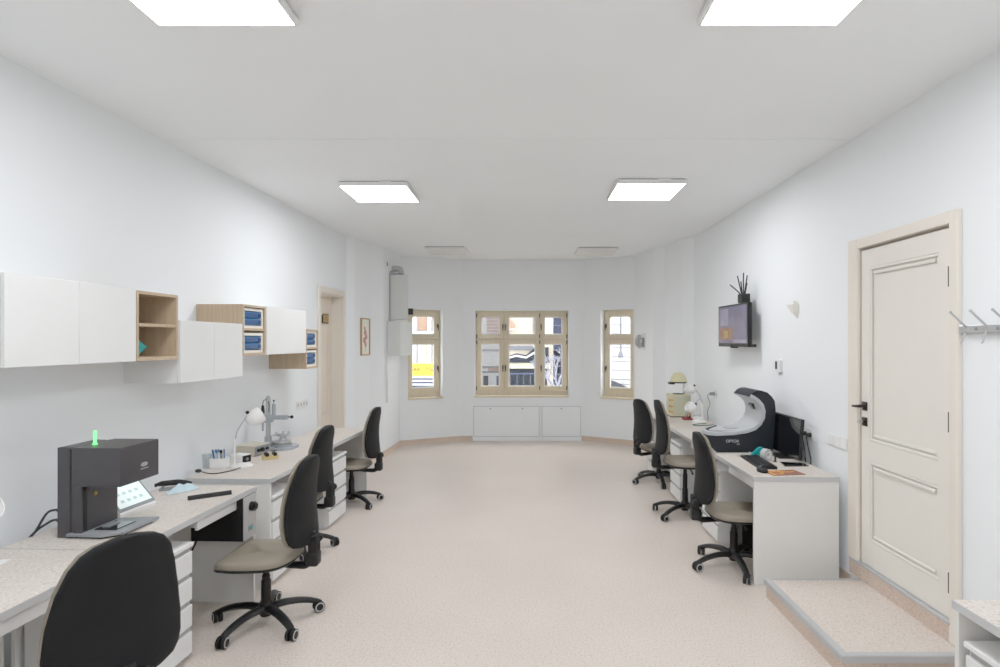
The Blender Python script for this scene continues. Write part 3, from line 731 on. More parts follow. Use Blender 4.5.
# ------------------------------------------------------------------ desk lamps (white, domed head)
def make_lamp(label, low=False, mid=0.):
    t = thing('desk_lamp', label, 'lamp', group='white desk lamps with domed heads')
    m_ = MB(); m_.lathe([(0, 0), (.078, 0), (.08, .006), (.073, .016), (.04, .024), (.012, .03), (0, .03)], n=28); m_.box(.03, .055, -.012, .012, .018, .028, bev=.003); m_.build('base', M['lampw'], t, smooth=True)
    m_ = MB(); m_.tube([(-.05, 0, .012), (-.05, 0, .1), (-.045, 0, .22)], .0075, 10, sub=3); m_.build('post', M['lampw'], t, smooth=True)
    dz = -.20 if low else -mid
    pts = [(-.045, 0, .22), (-.03, 0, .28), (.01, .0, .345-mid*.7), (.055, .0, .40-mid)] if not low else [(-.045, 0, .22), (-.03, 0, .262), (.01, 0, .262), (.05, .0, .205)]
    m_ = MB(); m_.tube(pts, .0055, 8, sub=4); m_.build('arm', M['greym'], t, smooth=True)
    mt = Matrix.Rotation(math.radians(62), 3, 'Y')
    cx, cz = .105, .375+dz
    m_ = MB(); m_.lathe([(.0, -.078), (.022, -.076), (.032, -.066), (.052, -.045), (.064, -.01), (.066, .02), (.060, .045), (.054, .046), (.05, .01), (.03, -.02), (.0, -.025)], (cx, 0, cz), 28, 0, mt); hd = m_.build('head', M['lampw'], t, smooth=True)
    m_ = MB(); m_.cyl((cx-.075, 0, cz+.035), (cx-.055, 0, cz+.045), .013, n=12); m_.build('switch', M['black'], hd, smooth=True)
    m_ = MB(); m_.ell((cx+.02, 0, cz+.012), .026, .026, .026); m_.build('bulb', M['paper'], hd, smooth=True)
    return t
lp = make_lamp('white desk lamp on the left desk beside the pen holder'); lp.location = (-2.195, 4.44, TZ); lp.rotation_euler = (0, 0, math.radians(40))
le = make_lamp('white desk lamp whose head just enters the photo at the left edge', False, .1); le.location = (-2.335, 2.35, TZ); le.rotation_euler = (0, 0, 0)
dup(lp, (2.14, 7.17, TZ), math.radians(180), 'white desk lamp with its head between the olive furnace and its raised hood')
l3 = make_lamp('white desk lamp on the right desk with its head bent low before the furnace', True); l3.location = (2.075, 6.90, TZ); l3.rotation_euler = (0, 0, math.radians(190))

# lamp lead
t = MB(); t.tube([(-.06, 0, .012), (-.03, .0, .006), (.02, -.03, .005), (.08, -.03, .006), (.14, .06, .006), (.17, .13, .012)], .004, 8, sub=5); t.ell((-.075, 0, .017), .024, .015, .015)
o = t.build('lamp_plug', M['cable'], None, (-2.33, 4.22, TZ), 0, smooth=True); tag(o, 'black plug and lead lying near the edge of the lamp desk', 'cable')
# pen holder
t = thing('pen_holder', 'white square pen holder full of blue pens on the left desk', 'holder', (-2.345, 4.40, TZ), RL)
m_ = MB(); k = .003
for q in ((-.055, .055, -.04, -.037), (-.055, .055, .037, .04), (-.055, -.052, -.037, .037), (.052, .055, -.037, .037)): m_.box(*q, 0, .078)
m_.box(-.055, .055, -.04, .04, 0, .004); m_.box(-.0015, .0015, -.037, .037, .004, .075); m_.build('box', M['lampw'], t)
rn = random.Random(4)
for i in range(8):
    x, y = rn.uniform(-.042, .042), rn.uniform(-.026, .026); dx, dy = rn.uniform(-.02, .02)-.01, rn.uniform(-.01, .01)
    p = thing('pen', 'pen standing in the white pen holder', 'pen', (-2.345+x, 4.40+y, TZ+.006), 0, 'pens in the white pen holder')
    m_ = MB(); m_.cyl((0, 0, 0), (dx*.8, dy*.8, .11), .0048, n=8); m_.build('barrel', M[('blue', 'lampw', 'greyd', 'printb')[i % 4]], p)
    m_ = MB(); m_.cyl((dx*.8, dy*.8, .11), (dx, dy, .135), .0055, n=8); m_.build('cap', M[('blued', 'blue', 'black', 'blue')[i % 4]], p)
t = MB(); t.lathe([(.0, 0), (.028, 0), (.036, .11), (.034, .11), (.026, .004), (0, .004)], n=20); o = t.build('plastic_cup', M['clear'], None, (-2.43, 4.38, TZ), smooth=True); tag(o, 'clear plastic cup beside the white pen holder', 'cup')
t = thing('adapter_box', 'small white box with a black front behind the lamp base', 'device', (-2.275, 4.60, TZ), math.radians(-20))
m_ = MB(); m_.box(-.07, .05, -.045, .045, 0, .065, bev=.004); m_.build('case', M['lampw'], t)
m_ = MB(); m_.box(.05, .056, -.04, .04, .006, .06); m_.cyl((.056, .0, .03), (.062, 0, .03), .012, n=12, mi=1); m_.build('front', [M['black'], M['greyd']], t)
t = thing('control_box', 'beige metal control box with dark front panel beside the surveyor stand', 'device', (-2.335, 4.92, TZ), math.radians(-14))
m_ = MB(); m_.box(-.09, .09, -.10, .10, .008, .09, bev=.004); 
for x in (-.07, .07):
    for y in (-.08, .08): m_.cyl((x, y, 0), (x, y, .01), .01, n=8)
m_.build('case', M['beige'], t)
m_ = MB(); m_.box(.09, .094, -.09, .09, .018, .082); m_.build('front_panel', M['greyd'], t)
for y, r in ((-.055, .014), (-.01, .019), (.05, .012)):
    m_ = MB(); m_.cyl((.094, y, .05), (.11, y, .05), r, n=14); m_.build('knob', M['black'], t, smooth=True)
t = thing('wax_tray', 'straw-yellow card tray with two black ends before the control box', 'tray', (-2.10, 4.72, TZ), math.radians(35))
m_ = MB(); m_.box(-.06, .06, -.03, .03, 0, .035, bev=.003); m_.build('tray', M['yellow'], t)
for x in (-.03, .03):
    m_ = MB(); m_.cyl((x, -.045, .045), (x, .02, .045), .016, n=14); m_.build('black_end', M['black'], t, smooth=True)
# surveyor / milling stand
t = thing('surveyor_stand', 'grey cast milling surveyor with column, arm and round table on the left desk', 'machine', (-2.245, 5.20, TZ), math.radians(2))
m_ = MB(); m_.prism([(-.12, -.13), (.1, -.14), (.16, -.06), (.165, .07), (.1, .16), (-.12, .15)], 0, .022, 'z'); m_.prism([(-.12, -.06), (-.04, -.06), (-.03, .06), (-.12, .06)], .022, .06, 'z'); m_.build('base_plate', M['greym'], t)
m_ = MB(); m_.cyl((-.085, 0, .02), (-.085, 0, .46), .021, n=18); m_.cyl((-.085, 0, .06), (-.085, 0, .11), .032, n=18); m_.cyl((-.085, 0, .455), (-.085, 0, .475), .014, n=14); m_.build('column', M['steel'], t, smooth=True)
m_ = MB(); m_.box(-.125, -.045, -.035, .035, .235, .305, bev=.008); m_.box(-.05, .09, -.022, .022, .26, .30, bev=.005); m_.build('arm', M['greym'], t)
m_ = MB(); m_.cyl((.09, 0, .283), (.12, 0, .283), .006, n=8); m_.ell((.125, 0, .283), .016, .016, .016); m_.build('arm_knob', M['black'], t, smooth=True)
m_ = MB(); m_.cyl((-.035, 0, .28), (-.035, 0, .40), .017, n=14); m_.cyl((-.035, 0, .40), (-.035, 0, .425), .005, n=8); m_.cyl((-.035, 0, .425), (-.035, 0, .437), .009, n=8, mi=1); m_.build('spindle', [M['greym'], M['black']], t, smooth=True)
m_ = MB(); m_.tube([(-.125, -.02, .16), (-.125, -.02, .27), (-.125, -.02, .30)], [.008, .013, .012], 10); m_.tube([(-.125, -.02, .30), (-.125, -.02, .33), (-.125, -.02, .39)], [.012, .018, .011], 10, mi=1); m_.tube([(-.125, -.02, .385), (-.12, -.02, .43), (-.09, -.015, .44), (-.07, -.02, .40), (-.07, -.025, .33)], .004, 8, sub=4, mi=1); m_.build('handpiece', [M['greym'], M['black']], t, smooth=True)
m_ = MB(); m_.lathe([(0, .022), (.08, .022), (.085, .03), (.085, .04), (.06, .046), (.06, .054), (.078, .058), (.078, .072), (.045, .076), (.03, .09), (0, .09)], (.045, 0, 0), 28); m_.build('round_table', M['steel'], t, smooth=True)
m_ = MB(); m_.cyl((.045, 0, .085), (.045, 0, .115), .028, n=14); m_.box(.0, .09, -.022, .022, .108, .13, bev=.004)
for x, y in ((-.01, -.02), (.035, .025), (.1, -.01), (.08, .03)): m_.cyl((x, y, .118), (x+.004, y+.006, .15), .01, n=8)
m_.cyl((-.045, 0, .118), (0, 0, .118), .006, n=8); m_.build('model_vise', M['steel'], t)
m_ = MB(); m_.tube([(-.085, -.12, .03), (-.05, -.16, .012), (.01, -.165, .008), (.05, -.13, .012), (.02, -.09, .026)], .004, 8, sub=4); m_.build('cord', M['cable'], t, smooth=True)

# ------------------------------------------------------------------ left wall fittings
def socket_strip(label, loc, rotz, n_, sx, group, W=.075, H=.085):
    t = thing('wall_socket', label, 'socket', loc, rotz, group)
    m_ = MB(); a, b = sorted((0, sx*.008)); m_.box(a, b, -W*n_/2, W*n_/2, -H/2, H/2, bev=.002, seg=1); m_.build('plate', M['white'], t)
    for i in range(n_):
        y = -W*n_/2+W*(i+.5); q = MB(); q.cyl((sx*.007, y, 0), (sx*.0105, y, 0), .024, n=18); 
        q.cyl((sx*.0095, y, 0), (sx*.011, y, 0), .02, n=18, mi=1); q.build('outlet', [M['white'], M['ring']], t)
    return t
socket_strip('white four-gang socket strip on the left wall before the peach door', LW(0, 6.35, 1.045), RL, 4, 1, 'white wall sockets')
# framed picture on the pier
dv = Vector((PL[3][0]-PL[2][0], PL[3][1]-PL[2][1])); pm = Vector(PL[2])+dv*.60
t = thing('framed_picture', 'narrow gilt-framed picture with a faded red flower on the pier', 'picture', (pm.x, pm.y, 1.80), math.atan2(dv.y, dv.x)-PI/2)
m_ = MB(); w, h_ = .155, .265
for q in ((-w, w, -h_, -h_+.018), (-w, w, h_-.018, h_), (-w, -w+.018, -h_+.018, h_-.018), (w-.018, w, -h_+.018, h_-.018)): m_.box(0.001, .025, q[0], q[1], q[2], q[3], bev=.003, seg=1)
m_.build('frame', M['gold'], t)
m_ = MB(); m_.box(.001, .010, -w+.01, w-.01, -h_+.01, h_-.01); sh = m_.build('print', M['cream'], t)
m_ = MB()
for y, z, r in ((0, .06, .05), (.03, -.0, .045), (-.03, -.05, .05), (.01, -.11, .04), (-.02, .12, .03)): m_.ell((.0105, y, z), .0015, r, r*.9)
m_.tube([(.0108, 0, -.2), (.0108, .02, -.1), (.0108, 0, .05)], .004, 6); m_.build('flower', M['redprint'], sh)
# boiler and meter box on the far left pier
t = thing('wall_boiler', 'tall white boiler hung on the far left pier', 'boiler', (-1.98, 9.1, 2.08))
m_ = MB(); m_.prism([(-.132, -.15), (.137, -.15), (.075, .2), (-.118, .2)], 0, .69, 'z'); m_.prism([(-.128, -.156), (.132, -.156), (.132, -.15), (-.128, -.15)], .004, .69, 'z'); m_.build('casing', M['boiler'], t)
m_ = MB(); m_.tube([(.0, .0, .70), (.0, .0, .77), (-.03, -.0, .80), (-.13, .0, .80)], .045, 14, sub=4); m_.build('flue', M['ring'], t, smooth=True)
m_ = MB(); m_.box(-.1, .04, -.06, .08, .70, .725); m_.build('flue_collar', M['greyd'], t)
m_ = MB(); m_.tube([(-.125, -.19, -.03), (-.125, -.19, .62), (-.125, -.17, .72), (-.125, -.1, .75)], .014, 10, sub=3); m_.build('pipe', M['ring'], t, smooth=True)
m_ = MB(); m_.box(.137, .21, -.12, -.06, .07, .17, bev=.004); o = m_.build('control_switch', M['anthd'], t); o['label'] = 'dark control box'
t = thing('round_sensor', 'small round white gauge on the pier above the boiler pipe', 'gauge', (-2.128, 8.70, 2.905), PI/2-.06)
m_ = MB(); m_.cyl((0, 0, 0), (0, -.03, 0), .045, n=18); m_.build('body', M['lampframe'], t, smooth=True)
m_ = MB(); m_.cyl((0, -.03, 0), (0, -.033, 0), .032, n=18); m_.build('dial', M['greyd'], t)
t = thing('meter_box', 'white wall box hung under the tall boiler', 'box', (-1.955, 9.03, 1.515))
m_ = MB(); m_.prism([(-.168, -.23), (.03, -.23), (.125, .22), (-.14, .22)], 0, .525, 'z'); m_.build('casing', M['boiler'], t)
m_ = MB(); m_.prism([(-.16, -.238), (.025, -.238), (.025, -.23), (-.16, -.23)], .01, .515, 'z'); m_.build('lid', M['boiler'], t)
t = MB(); t.tube([(0, 0, 0), (0, 0, .55), (.0, .02, .72)], .014, 10, sub=2); o = t.build('water_pipe', M['lampframe'], None, (-2.112, 8.77, .80), smooth=True); tag(o, 'thin white pipe dropping from the wall box', 'pipe')

# ------------------------------------------------------------------ right wall fittings
t = thing('wall_television', 'black flat television angled out on a bracket on the right wall', 'television', (2.165, 5.98, 1.68), math.radians(2.0))
m_ = MB(); m_.box(-.02, .02, -.39, .39, 0, .44, bev=.004); m_.box(.02, .05, -.2, .2, .08, .32, bev=.01); m_.build('casing', M['black'], t)
m_ = MB(); m_.box(-.0225, -.0195, -.365, .365, .035, .42); sc = m_.build('screen', M['tvp'], t)
m_ = MB(); m_.box(-.0235, -.0222, -.02, .34, .04, .2, mi=0); m_.box(-.0243, -.0232, .1, .22, .09, .17, mi=1); m_.box(-.0235, -.0222, .1, .32, .22, .40, mi=2); m_.box(-.0235, -.0222, -.36, .36, .04, .075, mi=2); m_.build('picture', [M['tvo'], M['tvy'], M['tvl']], sc)
m_ = MB(); m_.box(.045, .107, -.05, .05, .15, .28); m_.box(.095, .132, -.12, .12, .1, .32); m_.build('wall_bracket', M['black'], t)
m_ = MB(); m_.box(-.03, .03, -.04, .04, -.012, .004, bev=.004); m_.box(.0, .06, -.40, -.26, .0, .03, bev=.003); m_.build('foot_bar', M['black'], t)
t = thing('wifi_router', 'black router with a spray of antennas on top of the television', 'router', (2.175, 5.76, 2.122), 0)
m_ = MB(); m_.box(-.035, .05, -.06, .06, 0, .09, bev=.006); m_.build('body', M['black'], t)
for i, (y, dx, dy, L) in enumerate(((.05, -.05, .17, .11), (.04, -.02, .06, .19), (.02, 0, .04, .13), (-.01, 0, 0, .21), (-.035, .02, -.02, .18), (-.05, .0, -.05, .10))):
    m_ = MB(); m_.tube([(0, y, .08), (dx*.3, y+dy*.3, .09+L*.3), (dx, y+dy, .09+L)], [.006, .007, .007], 8); m_.build('antenna', M['black'], t, smooth=True)
t = thing('thermostat', 'small white wall thermostat with a dark display on the right wall', 'thermostat', (XR, 5.205, 1.515))
m_ = MB(); m_.box(-.025, 0, -.05, .05, -.055, .055, bev=.004); m_.cyl((-.012, 0, -.055), (-.012, 0, -.075), .01, n=10); m_.build('case', M['white'], t)
m_ = MB(); m_.box(-.028, -.0245, .005, .042, -.03, .04); m_.build('display', M['anthd'], t)
t = thing('wall_sconce', 'small off-white pointed wall fitting high on the right wall', 'fitting', (XR, 4.90, 1.93))
m_ = MB(); m_.loft([[(-.004, -.03, .0), (-.004, -.028, .0), (0, -.028, .0), (0, -.03, 0)], [(-.035, -.045, .06), (-.035, .02, .06), (0, .035, .06), (0, -.05, .06)], [(-.055, -.055, .12), (-.055, .06, .12), (0, .07, .12), (0, -.058, .12)]]); m_.build('cone', M['cream'], t)
m_ = MB(); m_.cyl((-.02, -.02, .118), (-.02, -.02, .14), .010, n=10); m_.ell((-.02, -.02, .145), .018, .018, .012); m_.build('cap', M['cream'], t, smooth=True)
def rocker_strip(label, loc, n_, W, H):
    t = thing('wall_switch', label, 'switch', loc)
    m_ = MB(); m_.box(-.009, 0, -W*n_/2, W*n_/2, -H/2, H/2, bev=.002, seg=1); m_.build('plate', M['white'], t)
    for i in range(n_):
        y = -W*n_/2+W*(i+.5); q = MB(); q.box(-.013, -.0085, y-W*.4, y+W*.4, -H*.4, H*.4, bev=.002, seg=1); q.build('rocker', M['lampframe'], t)
s1 = rocker_strip('white three-gang switch strip on the right wall beside the cream door', (XR, 4.235, .998), 3, .086, .09)
s2 = socket_strip('white double socket on the right wall behind the monitor, with black plugs', (XR, 4.665, .985), 0, 2, -1, 'white wall sockets')
for k, (y, lb) in enumerate(((4.70, 'farther'), (4.628, 'nearer'))):
    t = thing('black_plug', 'black plug with hanging cord in the right wall double socket, the %s one' % lb, 'plug', (XR-.011, y, .985), 0, 'black plugs in the right wall socket')
    m_ = MB(); m_.cyl((0, 0, 0), (-.034, 0, 0), .020, .016, n=14); m_.build('plug', M['cable'], t, smooth=True)
    m_ = MB(); m_.tube([(-.032, 0, 0), (-.042, -.02, -.02), (-.036, -.04, -.1), (-.03, -.05-.02*k, -.19), (-.022, -.04, -.26), (-.018, -.02, -.4)], .005, 8, sub=4); m_.build('cord', M['cable'], t, smooth=True)
# intercom on the right pier
dv = Vector((PR[2][0]-PR[1][0], PR[2][1]-PR[1][1])); pm = Vector(PR[1])+dv*.42
t = thing('wall_intercom', 'grey and white wall intercom handset right of the bay window', 'intercom', (pm.x, pm.y, 1.62), math.atan2(dv.y, dv.x)+PI/2)
m_ = MB(); m_.box(-.012, 0, -.16, .0, -.02, .24, bev=.004); m_.build('plate', M['white'], t)
m_ = MB(); m_.box(-.045, -.012, -.14, -.03, .02, .17, bev=.006); m_.box(-.048, -.045, -.12, -.05, .09, .15, mi=1); m_.build('keypad', [M['greyd'], M['ring']], t)
m_ = MB(); m_.tube([(-.03, .10, .03), (-.055, .10, .08), (-.055, .09, .14), (-.03, .07, .2)], [.022, .03, .03, .024], 12, sub=3); m_.box(-.03, 0, .06, .13, .0, .22, bev=.004); m_.build('handset', M['ring'], t, smooth=True)
# coat rack
t = thing('coat_rack', 'steel coat rack with slanting pegs on the right wall past the door', 'coat rack', (XR, 2.62, 1.76))
m_ = MB(); m_.box(-.034, -.006, -.40, .395, .02, .062, bev=.004); m_.box(-.008, 0, -.3, -.25, .025, .055); m_.box(-.008, 0, .25, .3, .025, .055); m_.build('rail', M['steel'], t)
for i in range(6):
    y = .342 - i*.135
    m_ = MB(); m_.cyl((-.03, y, .05), (-.115, y, .128), .0055, n=10); m_.ell((-.115, y, .128), .0075, .0075, .0075, 10, 8)
    m_.tube([(-.034, y, .03), (-.05, y, -.005), (-.052, y, -.02), (-.06, y, -.03)], .0045, 8, sub=2); m_.build('peg', M['steel'], t, smooth=True)
    if i < 5:
        q = MB(); q.cyl((-.034, y-.067, .041), (-.037, y-.067, .041), .009, n=10); q.build('screw_cap', M['greyd'], t)

# ------------------------------------------------------------------ right desk: scanner and things round it
t = thing('model_scanner', 'charcoal and light grey C-shaped bench scanner on the right desk', 'scanner', (1.90, 5.0, TZ))
O = Vector((1.90, TZ))
inner = [(1.525, .965), (1.58, .945), (1.66, .938), (1.80, .945), (1.92, .962), (1.985, .985), (2.03, 1.025), (2.055, 1.075), (2.06, 1.13), (2.045, 1.18), (2.015, 1.215), (1.98, 1.24), (1.945, 1.258)]
outer = [(1.955, 1.270), (1.975, 1.292), (2.01, 1.306), (2.05, 1.308), (2.10, 1.292), (2.14, 1.255), (2.165, 1.215), (2.172, 1.14), (2.16, .95), (2.145, .77), (1.66, .77), (1.58, .84), (1.535, .915)]
loc2 = [(x-O.x, z-O.y) for x, z in inner+outer]
W = .38
m_ = MB(); m_.prism(loc2, 0, W, 'y'); bod = m_.build('body', M['scan'], t)
# lining: a light skin along the inner curve, standing a little proud
li = [(x-O.x, z-O.y) for x, z in inner]
rings = []
for y, off in ((-.006, -.020), (-.010, .002), (.0, .008), (.02, .004), (W-.013, .004), (W, .008), (W+.006, .0), (W+.004, -.02)):
    rings.append(None)
def inset(pts, off):
    out = []
    for i, p in enumerate(pts):
        a = Vector(pts[max(i-1, 0)]); b = Vector(pts[min(i+1, len(pts)-1)]); d = (b-a).normalized(); n_ = Vector((-d.y, d.x)); out.append((p[0]+n_.x*off, p[1]+n_.y*off))
    return out
m_ = MB(); rr = []
for y, off in ((-.004, -.022), (-.008, -.004), (-.004, .006), (.012, .010), (.03, .004), (W-.03, .004), (W-.012, .01), (W+.004, .006), (W+.006, -.01)):
    rr.append([(x, y, z) for x, z in inset(li, off)])
m_.loft(rr, cap=False, closed=False)
lin = m_.build('lining', M['scanl'], t, smooth=True)
for o in (bod, lin):
    for v in o.data.vertices:
        if v.co.z < .35 and v.co.x < .08: v.co.x += .26*max(0, v.co.y/W)**1.2*min(1, (.08-v.co.x)/.45)
m_ = MB(); m_.prism([(-.28, .06), (.02, .06), (.07, .12), (.08, .31), (.02, .33), (-.07, .33), (-.16, .27), (-.28, .12)], .176, .186, 'z'); m_.build('platform', M['ring'], t)
m_ = MB(); m_.cyl((-.04, .19, .184), (-.04, .19, .192), .075, n=28); m_.build('turntable', M['greym'], t, smooth=True)
m_ = MB(); m_.box(.128, .158, .15, .24, .36, .41, bev=.004, rot=Matrix.Rotation(math.radians(-35), 3, 'Y')); m_.build('camera_window', M['gloss'], t)
tx = text_mesh('OPTOR', .034, 'lettering', M['ring'], t, (-.105, -.0015, .098), (PI/2, 0, 0))
tx = text_mesh('scan', .016, 'small_lettering', M['ring'], t, (-.055, -.0015, .074), (PI/2, 0, 0))
# monitor
t = thing('computer_monitor', 'black monitor facing the room behind the charcoal scanner', 'monitor', (2.185, 4.85, TZ), 0)
rt = Matrix.Rotation(math.radians(4), 3, 'Y')
m_ = MB(); m_.box(-.012, .012, -.285, .285, .018, .345, bev=.003, rot=rt, piv=(0, 0, .1)); m_.build('casing', M['black'], t)
m_ = MB(); m_.box(-.0145, -.0118, -.275, .275, .03, .335, rot=rt, piv=(0, 0, .1)); m_.build('screen', M['gloss'], t)
m_ = MB(); m_.box(-.1, .03, -.12, .12, 0, .008, bev=.003); m_.box(-.005, .02, -.03, .03, .006, .1); m_.build('stand', M['black'], t)
t = MB(); t.prism([(0, 0), (.19, .01), (.195, .11), (.03, .15)], 0, .009, 'z'); o = t.build('glossy_tablet', M['gloss'], None, (1.995, 4.435, TZ)); tag(o, 'flat glossy black plate lying on the right desk before the monitor', 'tablet')
# keyboard
t = thing('keyboard', 'long black keyboard on the right desk edge', 'keyboard', (1.845, 4.575, TZ), math.radians(-4))
m_ = MB(); m_.prism([(-.068, 0), (.068, 0), (.068, .022), (-.068, .012)], -.235, .235, 'y'); m_.build('body', M['black'], t)
for i in range(5):
    m_ = MB()
    for j in range(15):
        y = -.222+j*.0298; x = -.055+i*.0245; z = .0125+.01*(x+.068)/.136
        m_.box(x-.0095, x+.0095, y, y+.025, z, z+.006)
    m_.build('key_row', M['anthd'], t)
t = thing('computer_mouse', 'black mouse beside the orange mat on the right desk', 'mouse', (1.745, 4.245, TZ), math.radians(20))
m_ = MB(); m_.ell((0, 0, .014), .032, .052, .024); m_.box(-.03, .03, -.05, .05, -.012, .0) if False else None; o = m_.build('shell', M['black'], t, smooth=True)
for v in o.data.vertices: v.co.z = max(0, v.co.z)
m_ = MB(); m_.cyl((-.004, .022, .036), (.004, .022, .036), .008, n=10); m_.build('wheel', M['greyd'], t)
t = thing('desk_mat', 'brown mat with orange pattern on the right desk corner', 'mat', (1.895, 4.225, TZ), math.radians(8))
m_ = MB(); m_.box(-.125, .125, -.075, .075, 0, .004); m_.build('mat', M['brown'], t)
m_ = MB()
for i in range(9):
    a = i*2*PI/9; m_.ell((-.06+.045*math.cos(a), .04*math.sin(a), .0042), .016, .012, .0016, 10, 6)
m_.box(-.12, -.1, -.07, .07, .004, .0052); m_.box(-.1, .0, .06, .07, .004, .0052); m_.tube([(-.02, .05, .005), (.04, .0, .005), (.1, .03, .005)], .004, 6, sub=3); m_.build('pattern', M['orange'], t)
t = thing('tape_roll', 'roll of clear tape standing by the teal pouch on the right desk', 'tape', (1.955, 4.68, TZ), math.radians(28))
m_ = MB(); m_.lathe([(.046, -.024), (.046, .024), (.028, .024), (.028, -.024), (.046, -.024)], (0, 0, .0462), 28, 0, Matrix.Rotation(PI/2, 3, 'X')); m_.build('tape', M['ring'], t, smooth=True)
m_ = MB(); m_.lathe([(.028, -.0245), (.028, .0245), (.021, .0245), (.021, -.0245), (.028, -.0245)], (0, 0, .0462), 24, 0, Matrix.Rotation(PI/2, 3, 'X')); m_.build('core', M['paper'], t, smooth=True)
t = MB(); pl = [(.04*math.cos(a), .045+.042*math.sin(a)) for a in [PI*.35+(PI*1.3)*k/16 for k in range(17)]]
t.prism(pl, -.014, .014, 'y'); t.prism([(-.03, .03), (-.085, .012), (-.085, .022), (-.03, .075)], -.01, .01, 'y'); o = t.build('teal_pouch', M['teal'], None, (1.955, 4.79, TZ)); tag(o, 'teal pouch leaning beside the tape roll on the right desk', 'pouch')
t = MB(); t.cyl((0, 0, 0), (0, 0, .055), .008, n=12); t.cyl((0, 0, .055), (0, 0, .075), .012, n=12); t.cyl((0, 0, 0), (0, 0, .006), .014, n=12); o = t.build('stamp', M['black'], None, (2.0, 4.615, TZ)); tag(o, 'small upright black stamp beside the tape roll', 'stamp')
t = MB(); t.cyl((0, 0, .004), (.13, .05, .03), .003, n=8); o = t.build('probe', M['steel'], None, (1.77, 4.82, TZ)); tag(o, 'thin metal probe at the far end of the keyboard', 'tool')
# PC tower under the desk
t = thing('computer_tower', 'black computer tower on the floor under the right desk', 'computer', (1.955, 4.76, 0))
m_ = MB(); m_.box(-.20, .22, -.09, .09, .012, .38, bev=.004); 
for x in (-.17, .19):
    for y in (-.07, .07): m_.cyl((x, y, 0), (x, y, .013), .012, n=8)
m_.build('case', M['black'], t)
m_ = MB(); m_.box(-.205, -.2, -.07, .07, .26, .36); m_.cyl((-.205, 0, .2), (-.2, 0, .2), .012, n=12); m_.build('front_bezel', M['anthd'], t)

# things on the far right desk
t = thing('dental_furnace', 'pale olive furnace box with a raised domed hood on the far right desk', 'furnace', (1.97, 7.43, TZ))
m_ = MB(); m_.box(-.125, .125, -.13, .13, .012, .285, bev=.006); m_.build('case', M['olive'], t)
m_ = MB(); m_.box(-.105, .12, -.134, -.13, .03, .27); m_.build('side_panel', M['olived'], t)
m_ = MB(); m_.box(-.125, .125, -.13, .13, 0, .012); m_.build('foot_plate', M['anthd'], t)
m_ = MB()
for z in (.07, .14, .22): m_.cyl((-.124, -.08, z), (-.14, -.08, z), .016, n=12)
for z in (.07, .14, .22): m_.cyl((-.115, -.131, z), (-.115, -.14, z), .012, n=12)
m_.build('control_knobs', M['orange'], t)
m_ = MB(); m_.lathe([(0, .285), (.075, .285), (.075, .293), (0, .293)], n=24); m_.build('firing_plate', M['anthd'], t, smooth=True)
m_ = MB(); m_.cyl((.085, .06, .28), (.085, .06, .46), .014, n=12); m_.build('lift_post', M['steel'], t, smooth=True)
m_ = MB(); m_.lathe([(0, .568), (.03, .565), (.06, .55), (.085, .52), (.1, .48), (.106, .445), (.098, .445), (.09, .47), (0, .48)], n=28); m_.build('dome_hood', M['olive'], t, smooth=True)
m_ = MB(); m_.lathe([(0, .428), (.100, .428), (.107, .436), (.107, .447), (0, .447)], n=28); m_.box(-.125, -.06, -.06, .06, .412, .44, bev=.005); m_.build('hood_rim', M['anthd'], t, smooth=True)
t = thing('red_toolbox', 'small red tool tray on the far right desk below the low lamp', 'tray', (1.99, 7.10, TZ))
m_ = MB(); m_.box(-.055, .055, -.05, .05, 0, .006); 
for q in ((-.055, .055, -.05, -.047), (-.055, .055, .047, .05), (-.055, -.052, -.047, .047), (.052, .055, -.047, .047)): m_.box(*q, .0, .022)
m_.build('tray', M['red'], t)
for k, (x, c_) in enumerate(((-.03, 'greyd'), (.0, 'red'), (.035, 'black'))):
    o = MB(); o.tube([(0, 0, .012), (.012, .01, .06), (.02, .02, .1)], [.006, .007, .003], 8); o = o.build('hand_tool', M[c_], None, (1.99+x*.8, 7.10, TZ+.006), smooth=True); tag(o, '%s handled hand tool standing in the red tray' % ({'greyd': 'grey', 'red': 'red', 'black': 'black'}[c_]), 'tool', 'hand tools in the red tray')
t = MB(); t.tube([(.12, .1, .008), (.02, .08, .006), (-.06, .02, .006), (-.03, -.05, .006), (.06, -.05, .008), (.15, -.02, .012), (.2, .06, .012)], .005, 8, sub=5); o = t.build('green_cord', mat('dark_green_cord', (44, 92, 62), .5), None, (1.98, 6.60, TZ), smooth=True); tag(o, 'dark green cord looped on the far right desk', 'cord')
for x, y, r_, m__, lb in ((2.06, 6.40, 70, 'red', 'red handled bench handpiece on the right desk behind the scanner'), (2.12, 6.33, 40, 'black', 'black bench handpiece on the right desk behind the scanner'), (2.17, 6.10, 55, 'black', 'short black handpiece on the right desk nearest the white bag')):
    t = thing('handpiece', lb, 'tool', (x, y, TZ), math.radians(r_))
    m_ = MB(); m_.tube([(-.07, 0, .012), (-.03, 0, .016), (.04, 0, .016), (.07, 0, .012)], [.009, .015, .014, .006], 10, sub=2); m_.build('grip', M[m__], t, smooth=True)
    m_ = MB(); m_.cyl((.07, 0, .012), (.1, 0, .011), .004, n=8); m_.build('tip', M['steel'], t, smooth=True)
crumple('plastic_bag', 'crumpled white plastic bag on the desk behind the scanner', 'bag', (2.06, 5.85, TZ), .4, .15, .19, .085, M['paper'], 9)
t = thing('twin_cord_stand', 'pair of thin upright cords with red clips behind the scanner', 'cord', (2.16, 5.56, TZ))
